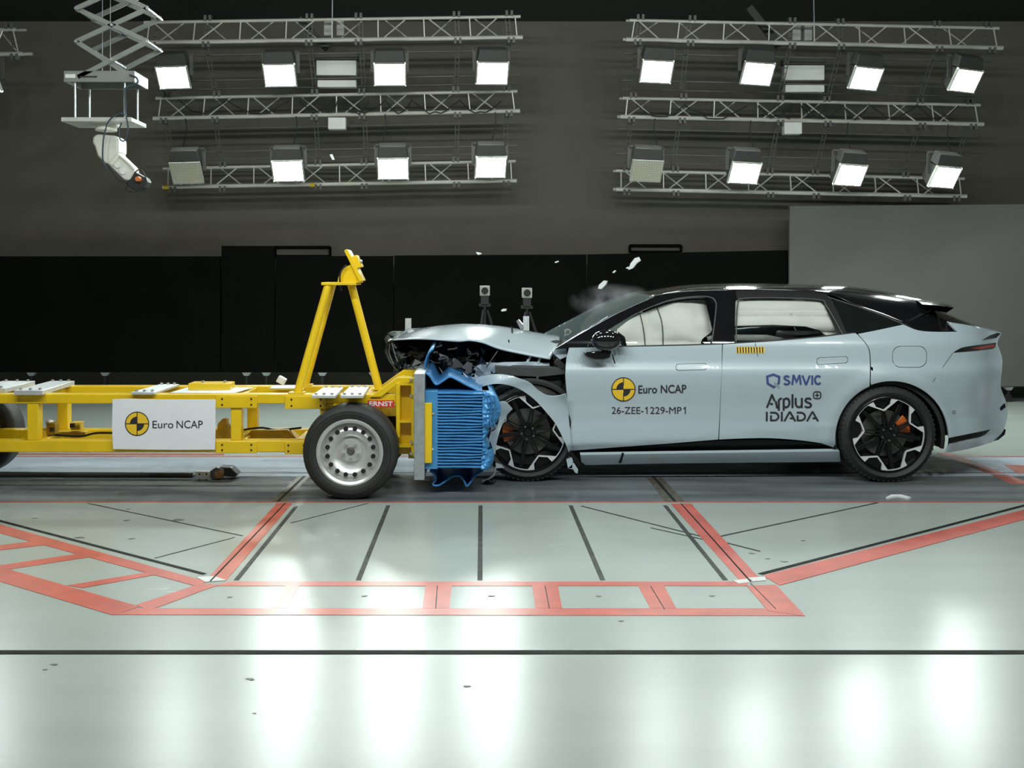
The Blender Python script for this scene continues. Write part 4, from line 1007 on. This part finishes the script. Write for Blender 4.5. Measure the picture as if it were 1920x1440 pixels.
# mirror
mr = MB(); rows = []
c = P(1137, 638, 7.92)
mr.sphere(c, (.120, .07, .082), 24, 14); mo = mr.build('door_mirror', M_gloss, car, smooth=80, fix=True)
b = MB(); b.prism([(1160, 622), (1172, 632), (1176, 650), (1166, 649)], lambda p: P(p[0], p[1], 7.95), (0, .06, 0)); b.build('mirror_back', M_gloss, mo, bevel=.006)
b = MB(); b.prism([(1093, 661), (1120, 658.5), (1147, 658), (1144, 671), (1130, 675), (1112, 674), (1100, 669)], lambda p: P(p[0], p[1], 7.93), (0, .10, 0)); b.build('mirror_base', M_gloss, mo, bevel=.008)
strut(1132, 650, 1134, 662, 7.96, .05, .05, M_gloss, 'mirror_stalk')
strut(1148, 664, 1153, 682, 7.985, .008, .010, M_frame, 'mirror_crack')
# airbags behind the windows
def Yair(X, Z):
    return Ys(X, Z)+.12-.085*abs(math.sin(6.2*X+.9))**.7*abs(math.sin(8.5*Z+.1))**.7-.03*noise.noise(Vector((X*4, Z*4, 3)))-.015*noise.noise(Vector((X*11, Z*9, 6)))
ab = panel('curtain_airbag', cr([(1158, 617), (1180, 600), (1215, 583), (1262, 567), (1310, 562), (1337, 567)], 4)+cr([(1339, 600), (1333, 622), (1316, 637), (1314, 656)], 4)+[(1165, 656), (1150, 640)], Yair, M_airbag, car, th=.10, cell=6, label='inflated white curtain airbag in front window')
for pts in ([(1200, 589), (1204, 605), (1208, 628), (1210, 652)], [(1232, 577), (1240, 600), (1243, 625), (1243, 652)]):
    q = [U(u, v, Yair, -.004) for u, v in cr(pts)]; MB().tube(q, .005, 6).build('tether_seam', M_seam, ab)
def Yair2(X, Z):
    return Ys(X, Z)+.10-.075*math.sqrt(max(0, 1-((Z-1.40)/.075)**2) if abs(Z-1.40) < .075 else 0)-.07*math.sqrt(max(0, 1-((Z-1.27)/.08)**2) if abs(Z-1.27) < .08 else 0)
panel('curtain_airbag', [(1376, 562), (1450, 560), (1542, 566), (1562, 600), (1580, 634), (1556, 637), (1548, 628), (1535, 619), (1510, 612), (1450, 609), (1376, 611)], Yair2, M_airbag, car, th=.08, cell=5, label='inflated white curtain airbag in rear window')
for k, (u, v, D, r) in enumerate(((1165, 622, 8.70, (.24, .26, .13)), (1172, 610, 9.35, (.26, .26, .15)))):
    b = MB(); c = P(u, v, D); b.sphere(c, r, 28, 18)
    b.v = [v_+(v_-c)*.12*noise.noise(v_*6) for v_ in b.v]; b.build('front_airbag', M_airbag, car, smooth=80, fix=True)
b = MB(); b.prism([(1305, 652), (1308, 632), (1316, 626), (1326, 632), (1330, 652)], lambda p: P(p[0], p[1], 8.42), (0, .3, 0)); b.build('seat_back', M_dark, car, bevel=.01)
for Y in (8.35, 9.15):
    for u in (1310,):
        b = MB(); b.prism([(u, 680), (u+10, 652), (u+22, 646), (u+40, 650), (u+40, 690)], lambda p: P(p[0], p[1], 8.6), (0, .01, 0)); 
        b.v = [Vector((v.x, Y+(v.y-8.6)*42, v.z)) for v in b.v]; b.build('seat', M_darkgrey, car, bevel=.02)
# decals
emblem(1169, 730, 22.2, Ys, dfr)
text_decal('Euro', 1197, 722.5, 1232, 737.8, Ys, M_emk, dfr, bold=.012, skew=-.6); text_decal('NCAP', 1239, 721.5, 1287, 737.2, Ys, M_emk, dfr, bold=.012, skew=-.8)
text_decal('26-ZEE-', 1147, 763, 1206.5, 776, Ys, M_emk, dfr, bold=0); text_decal('229-MP', 1219, 763, 1278, 776, Ys, M_emk, dfr, bold=0)
for u in (1213.2, 1285): decal('lettering', *stroke([(u-3.4, 766.4), (u, 763.8), (u, 776)], 1.9), Ys, -.004, M_emk, dfr)
yl = decal('tape_strip', *rectv(1380, 650, 1433.5, 662, 6), lambda X, Z: Ys(X, Z), -.004, M_emy, drr, 'yellow and black striped tape')
for k in range(10):
    u = 1381.5+5.2*k; decal('tape_stripe', [(u, 650.6), (u+2.5, 650.5), (u+3, 661.4), (u+.5, 661.5)], [(0, 1, 2, 3)], Ys, -.0052, M_emk, drr)
decal('pen_mark', *stroke([(1416, 643), (1421, 668)], .9), Ys, -.006, M_indigo, drr)
SM = [[(1480, 707.5), (1476, 705), (1472, 706), (1470.8, 709), (1473, 711.8), (1478.5, 714), (1480.5, 717), (1478.5, 720), (1474, 721), (1469.8, 719)],
      [(1485.5, 721.5), (1487.5, 704.5), (1488.5, 704.5), (1493.5, 716), (1498.5, 704.5), (1499.5, 704.5), (1501.5, 721.5)],
      [(1504.5, 704), (1511, 720.5), (1512, 720.5), (1518.5, 704)], [(1523, 704), (1523, 721.2)],
      [(1538.5, 707), (1534.5, 704.8), (1530.5, 706), (1528.2, 710), (1528.2, 715), (1530.5, 719), (1534.5, 720.4), (1538.8, 718)]]
for s in SM: decal('lettering', *stroke(s, 3.6), Ys, -.004, M_indigo, drr)
hexp = [(1449, 702.5), (1460, 706.5), (1459.5, 720), (1450, 725.5), (1440, 719), (1438, 706)]
decal('logo_hexagon', *stroke([(1456, 722.5), (1460.5, 718), (1461, 706.5), (1450, 702), (1438.5, 706), (1439.5, 719), (1451, 725.8), (1453.5, 724)], 4), Ys, -.004, M_indigo, drr)
decal('logo_tail', *stroke([(1452, 717), (1462, 727)], 3), Ys, -.005, M_greydec, drr)
SW = 3.6
AP = [
 [(1438, 764.5), (1447.5, 740.5), (1449, 740.5)], [(1447.5, 740.5), (1452.5, 752)], [(1444, 757.5), (1449.5, 757.5)],
 [(1460.5, 770), (1460.5, 750), (1463, 747.5), (1466, 747.5)], [(1454.5, 752), (1457, 764), (1462, 764)],
 [(1469.5, 770), (1469.5, 747)], [(1469.5, 749.5), (1474, 747), (1478, 748), (1480, 752), (1480, 758), (1478, 762), (1474, 764), (1469.5, 762)],
 [(1486, 739), (1486, 765)],
 [(1492, 746), (1492, 758), (1494, 762), (1498, 763.5), (1502, 762), (1503.5, 758), (1503.5, 746)], [(1503.5, 757), (1503.5, 765)],
 [(1521, 749), (1517, 747), (1512, 747.5), (1510, 750.5), (1511.5, 753.5), (1519, 756.5), (1521, 759.5), (1519, 763), (1514, 764), (1509, 762)],
]
for s in AP: decal('lettering', *stroke(s, SW), Ys, -.004, M_emk, drr)
decal('plus_ring', *stroke([(1532, 734.5), (1537, 735), (1539, 737.5), (1539, 744.5), (1537, 747), (1532, 747.5), (1527.5, 747), (1525.5, 744.5), (1525.5, 737.5), (1527.5, 735), (1532, 734.5)], 2), Ys, -.004, M_emk, drr)
decal('plus_mark', *stroke([(1532.2, 737), (1532.2, 745)], 1.8), Ys, -.004, M_emk, drr); decal('plus_mark', *stroke([(1528.3, 741), (1536.2, 741)], 1.8), Ys, -.0042, M_emk, drr)
ID = [[(1437.8, 772), (1437.8, 790)], [(1444, 773.7), (1453, 773.7), (1457, 775.5), (1459.5, 779), (1459.5, 783), (1457, 786.5), (1453, 788.3), (1444, 788.3)], [(1445.7, 778.5), (1445.7, 790)], [(1466, 772), (1466, 790)],
      [(1470.5, 790), (1480.2, 773), (1481.8, 773), (1491.5, 790)], [(1481, 784.3), (1488, 784.3)], [(1494, 773.7), (1503, 773.7), (1507, 775.5), (1509.5, 779), (1509.5, 783), (1507, 786.5), (1503, 788.3), (1494, 788.3)], [(1495.7, 778.5), (1495.7, 790)], [(1513, 790), (1522.7, 773), (1524.3, 773), (1534, 790)], [(1523.5, 784.3), (1530, 784.3)]]
for s in ID: decal('lettering', *stroke(s, 3.4), Ys, -.004, M_emk, drr)
# alloy wheels
def alloy(c, R, rr2, hw, a0, s=-1, steer=0, caliper=0):
    c = Vector(c); t = MB().lathe([(r, y*(-s)) for r, y in tyre_prof(R, rr2, hw)], c, 72, closed=True).build('wheel', M_tyre, car, smooth=50, fix=True)
    t['label'] = 'low profile black tyre with five-spoke black and silver rim'
    yo = s*hw*.86
    tr = MB()
    for k in range(60):
        a = 2*PI*k/60; d = Vector((math.cos(a), 0, math.sin(a)))
        for sg in (-1, 1): tr.bar(c+d*(R-.012)+Vector((0, sg*hw*.82, 0)), c+d*(R-.002)+Vector((0, sg*hw*.35, 0)), .010, .012, up=tuple(d))
    tr.build('tread_blocks', M_tyre, t, smooth=0)['kind'] = 'stuff'
    MB().lathe([(rr2+.008, yo), (rr2+.004, yo*1.02), (rr2-.008, yo*.98), (rr2-.02, yo*.5), (rr2-.03, -yo*.6)], c, 72).build('rim_barrel', M_rimblk, t)
    def pl(poly, y0, y1, m, name, bev=0):
        b = MB(); b.prism(poly, lambda p: (c.x+p[0], c.y+y0, c.z+p[1]), (0, y1-y0, 0)); return b.build(name, m, t, bevel=bev, smooth=30)
    pol = lambda r, a: (r*math.cos(math.radians(a)), r*math.sin(math.radians(a)))
    Rr = rr2*1.0; yf = yo*.96; yk = yo*.78
    for k in range(5):
        a = a0+72*k; nd = pol(.66*Rr, a)
        for sg in (-1, 1):
            e1 = pol(.985*Rr, a+sg*25); d = Vector(e1)-Vector(nd); nn_ = Vector((-d.y, d.x)).normalized()*.0055
            pl([tuple(Vector(nd)-nn_), tuple(Vector(e1)-nn_), tuple(Vector(e1)+nn_), tuple(Vector(nd)+nn_)], yk, yf, M_rimsil, 'spoke_blade')
            mid = Vector(nd).lerp(Vector(e1), .45)
            pl([tuple(mid), pol(.985*Rr, a+sg*25), pol(.985*Rr, a+sg*15)], yk, yf*.995, M_rimsil, 'spoke_wedge')
            nb_ = Vector((-math.sin(math.radians(a)), math.cos(math.radians(a))))*sg
            h0 = Vector(pol(.17*Rr, a))+nb_*.018
            n2 = Vector(nd)+nb_*.010
            pl([tuple(h0-nb_*.010), tuple(n2-nb_*.009), tuple(n2+nb_*.003), tuple(h0+nb_*.006)], yo*.55, yk*1.08, M_rimblk, 'spoke_arm', .002)
        am = a+36
        arcs = [pol(.985*Rr, am-11.5+23*i/6) for i in range(7)]+[pol(.955*Rr, am+11.5-23*i/6) for i in range(7)]
        pl(arcs, yk, yf*.99, M_rimsil, 'rim_arc')
        nb_ = Vector((-math.sin(math.radians(am)), math.cos(math.radians(am))))
        p0, p1 = Vector(pol(.18*Rr, am)), Vector(pol(.95*Rr, am))
        pl([tuple(p0-nb_*.016), tuple(p1-nb_*.017), tuple(p1+nb_*.017), tuple(p0+nb_*.016)], yo*.40, yo*.62, M_rimblk, 'spoke', .003)
        pk = [pol(.70*Rr, a), pol(.97*Rr, a-17), pol(.97*Rr, a), pol(.97*Rr, a+17)]
        pl(pk, yo*.50, yo*.66, M_rimblk, 'rim_pocket', .002)
        q = c+Vector((*[0]*0, 0, 0, 0)) if False else c
        bp = pol(.135*Rr*1.25, a+36); MB().lathe([(0, s*.016), (.008, s*.016), (.010, 0)], c+Vector((bp[0], yo*.80, bp[1])), 8).build('wheel_bolt', M_disc, t)
    MB().lathe([(0, yo*.86), (.028, yo*.86), (.034, yo*.80), (.062, yo*.78), (.068, yo*.45)], c, 32).build('hub', M_rimblk, t)
    MB().lathe([(.07, yo*.10), (.185, yo*.10), (.185, -yo*.08), (.07, -yo*.08)], c, 48, closed=True).build('brake_disc', M_disc, t, fix=True)
    MB().lathe([(.0, -yo*.15), (rr2-.03, -yo*.15)], c, 32).build('brake_shield', M_dark, t)
    a_ = [pol(r, caliper-22+44*i/6) for r in (.205,) for i in range(7)]+[pol(.115, caliper+20-40*i/6) for i in range(7)]
    pl(a_, yo*.14, yo*.30, M_caliper, 'brake_caliper', .006)
    if steer:
        bpy.context.view_layer.update()
    return t
rc = P(1671, 822, 7.98); Rc = rc.z
Rt = .383
alloy((P(1667, 0, 8.0).x, 8.115, Rt), Rt, .294, .125, 100, -1, 0, 23)
alloy((P(1667, 0, 8.0).x, 2*YC-8.115, Rt), Rt, .294, .125, 100, 1, 0, 23)
alloy((P(990, 0, 8.04).x, 8.15, .39), .39, .305, .125, 79, -1, 0, 183)
alloy((P(990, 0, 7.95).x, 2*YC-8.115, Rt), Rt, .294, .125, 79, 1, 0, 183)

# ================================================================== things on the floor and behind
tow = empty('tow_bar', FL(200, 900), 'long black tow rod lying on the track under the trolley', 'tow bar')
Dt = 8.15
MB().tube([P(-500, 888, Dt), P(362, 891, Dt)], .023, 14).build('rod', M_black, tow)
MB().tube([P(362, 891, Dt), P(372, 890, Dt)], .012, 10).build('rod_end', M_galv, tow)
a, c = P(366, 883, Dt-.04), P(394, 909, Dt-.04); MB().box(a.x, c.x, Dt-.05, Dt-.03, max(.002, c.z), a.z).build('clamp_plate', M_alu2, tow, bevel=.008)
for u in (374, 387):
    for v in (889, 900): MB().lathe([(0, -.006), (.007, -.006), (.008, 0)], P(u, v, Dt-.05), 8).build('bolt', M_boltd, tow)
b = MB(); b.prism([(393, 884), (405, 876), (420, 880), (418, 895), (405, 900), (394, 896)], lambda p: P(p[0], p[1], Dt-.03), (0, .10, 0)); b.build('coupling', M_disc, tow, bevel=.006)
b = MB(); b.prism([(402, 886), (412, 882), (420, 886), (416, 897), (404, 898)], lambda p: P(p[0], p[1], Dt-.045), (0, .03, 0)); b.build('coupling_jaw', M_rust, tow, bevel=.004)
b = MB(); b.prism([(410, 876), (432, 877), (446, 890), (440, 895), (420, 893)], lambda p: P(p[0], p[1], Dt-.02), (0, .12, 0)); b.build('buffer', M_black, tow, bevel=.006)
def tripod(u, v, label, D):
    c = P(u, v, D); e = empty('camera_tripod', (c.x, D, 0), label, 'camera', 'high-speed cameras on tripods')
    h = .062
    bx = MB().box(c.x-h, c.x+h, D-.06, D+.08, c.z-h, c.z+h).build('camera_body', M_lampframe, e, bevel=.006)
    MB().lathe([(0, -.03), (.034, -.03), (.040, -.05), (.043, 0)], (c.x, D-.06, c.z), 20).build('lens', M_black, bx)
    b = MB(); b.box(c.x-.05, c.x+.05, D-.05, D+.05, c.z-.17, c.z-h); b.box(c.x-.075, c.x+.075, D-.02, D+.02, c.z-.20, c.z-.16); b.build('pan_head', M_black, e, bevel=.005)
    MB().tube([(c.x, D, c.z-.17), (c.x, D, .55)], .02, 10).build('centre_column', M_black, e)
    for k in range(3):
        a = PI/2+2*PI*k/3+.5; d = Vector((math.cos(a), math.sin(a), 0))
        l = MB().tube([Vector((c.x, D, c.z-.24))+d*.03, Vector((c.x, D, .6))+d*.22], .018, 8); l.build('leg', M_black, e)
        MB().tube([Vector((c.x, D, .62))+d*.215, Vector((c.x, D, .0))+d*.42], .012, 8).build('leg', M_black, e)
        MB().tube([Vector((c.x, D, .72)), Vector((c.x, D, .72))+d*.19], .008, 6).build('spreader', M_black, e)
tripod(909, 545, 'grey high-speed camera on a black tripod, the left of the two behind the hood', 12.6)
tripod(988, 549, 'grey high-speed camera on a black tripod, the right of the two behind the hood', 12.6)
for u, v, lab in ((765.5, 597, 'aluminium profile post standing behind the nose of the hood'), (986.5, 593, 'aluminium profile post standing in front of the right tripod')):
    D = 10.6; c = P(u, v, D); e = empty('profile_post', (c.x, D, 0), lab, 'post')
    b = MB(); s = .022
    for dx in (-s, s):
        b.box(c.x+dx-.008, c.x+dx+.008, D-.03, D+.03, 0, c.z)
    b.box(c.x-.02, c.x+.02, D-.012, D+.012, 0, c.z); b.build('profile', M_alu2, e)
    MB().box(c.x-.1, c.x+.1, D-.1, D+.1, 0, .012).build('foot_plate', M_galv, e)
# sensor block on the trolley deck
c = P(528, 713, DC); b = MB(); b.box(-.032, .032, -.03, .03, -.026, .026)
R = Matrix.Rotation(.5, 3, 'Y'); b.v = [R @ v+c for v in b.v]
e = tag(b.build('sensor_block', M_white, None, bevel=.004), 'small white tilted block above the trolley deck beside the tower', 'block')
# flying fragments
FRAG = [([(1121, 541), (1123, 534), (1132, 526), (1138, 527), (1135, 534), (1127, 542)], 'large pale shard flying above the windscreen', 8.6),
        ([(1178, 506), (1182, 494), (1190, 484), (1197, 482), (1200, 489), (1193, 494), (1186, 503)], 'long pale shard flying highest above the windscreen', 8.6),
        ([(892, 473), (899, 474), (901, 476), (896, 478)], 'tiny pale fragment in the air against the grey wall', 8.3),
        ([(1040, 491), (1046, 489), (1046, 491), (1041, 493)], 'tiny pale fragment in the air right of the tripods', 8.4),
        ([(939, 582), (943, 579), (948, 579), (947, 583), (941, 584)], 'small pale fragment flying between the two tripods', 8.3),
        ([(1148, 511), (1152, 507), (1154, 508), (1150, 512)], 'very small shard between the two large flying shards', 8.6),
        ([(618, 290), (621, 289), (625, 299), (623, 300)], 'thin white sliver flying high in front of the left lighting rig', 8.6),
        ([(1173, 503), (1177, 500), (1177, 504)], 'very small shard beside the highest flying shard', 8.6)]
for poly, lab, D in FRAG:
    b = MB(); b.prism(poly, lambda p: P(p[0], p[1], D), (.01, .012, 0)); tag(b.build('flying_shard', M_shard, None, smooth=0), lab, 'debris', 'fragments flying from the crash')
b = MB(); b.prism([(968, 602), (972, 599), (979, 608), (980, 616), (976, 617), (972, 610)], lambda p: P(p[0], p[1], 8.9), (.01, .02, 0)); tag(b.build('flying_shard', M_silverbit, None, smooth=0), 'shiny silver fragment flying just above the hood', 'debris', 'fragments flying from the crash')
for u, v, w_, h_, lab in ((960, 619, 2, 7, 'dark splinter flying over the hood edge'), (954, 640, 1.6, 4, 'small dark splinter against the side of the hood')):
    b = MB(); b.prism([(u-w_, v-h_), (u+w_, v-h_+2), (u+w_*.7, v+h_), (u-w_*.5, v+h_-2)], lambda p: P(p[0], p[1], 8.05), (0, .01, 0)); tag(b.build('flying_splinter', M_black, None, smooth=0), lab, 'debris', 'fragments flying from the crash')
b = MB(); b.prism([(1661, 934), (1672, 929), (1690, 929), (1708, 934), (1702, 935), (1685, 931.5), (1668, 934)], lambda p: FL(p[0], p[1]+1), (0, 0, .012)); tag(b.build('floor_shard', M_shard, None, smooth=0), 'curved white strip lying on the track below the rear wheel', 'debris')
# dust around the windscreen
c = P(1150, 566, 9.0); me = bpy.data.meshes.new('dust'); b = MB(); b.sphere(c, (.42, .35, .17), 20, 12)
vm = bpy.data.materials.new('dust_volume'); vm.use_nodes = True; nt = vm.node_tree; nt.nodes.remove(nt.nodes['Principled BSDF'])
vs_ = nt.nodes.new('ShaderNodeVolumeScatter'); vs_.inputs['Color'].default_value = (.9, .93, .95, 1)
tc = nt.nodes.new('ShaderNodeTexCoord'); nz = nt.nodes.new('ShaderNodeTexNoise'); nz.inputs['Scale'].default_value = 5; nz.inputs['Detail'].default_value = 3
nt.links.new(tc.outputs['Object'], nz.inputs['Vector'])
mp = nt.nodes.new('ShaderNodeVectorMath'); mp.operation = 'SUBTRACT'; mp.inputs[1].default_value = tuple(c)
nt.links.new(tc.outputs['Object'], mp.inputs[0])
dv = nt.nodes.new('ShaderNodeVectorMath'); dv.operation = 'DIVIDE'; dv.inputs[1].default_value = (.42, .35, .17); nt.links.new(mp.outputs[0], dv.inputs[0])
ln = nt.nodes.new('ShaderNodeVectorMath'); ln.operation = 'LENGTH'; nt.links.new(dv.outputs[0], ln.inputs[0])
m1 = nt.nodes.new('ShaderNodeMath'); m1.operation = 'SUBTRACT'; m1.inputs[0].default_value = 1; m1.use_clamp = True; nt.links.new(ln.outputs['Value'], m1.inputs[1])
m2 = nt.nodes.new('ShaderNodeMapRange'); m2.inputs[1].default_value = .45; m2.inputs[2].default_value = .7; nt.links.new(nz.outputs['Fac'], m2.inputs[0])
m3 = nt.nodes.new('ShaderNodeMath'); m3.operation = 'MULTIPLY'; nt.links.new(m1.outputs[0], m3.inputs[0]); nt.links.new(m2.outputs[0], m3.inputs[1])
m4 = nt.nodes.new('ShaderNodeMath'); m4.operation = 'MULTIPLY'; m4.inputs[1].default_value = 3.2; nt.links.new(m3.outputs[0], m4.inputs[0])
nt.links.new(m4.outputs[0], vs_.inputs['Density']); nt.links.new(vs_.outputs[0], nt.nodes['Material Output'].inputs['Volume'])
tag(b.build('dust_cloud', vm, None, fix=True), 'thin puff of dust drifting over the windscreen', 'dust', None, 'stuff')
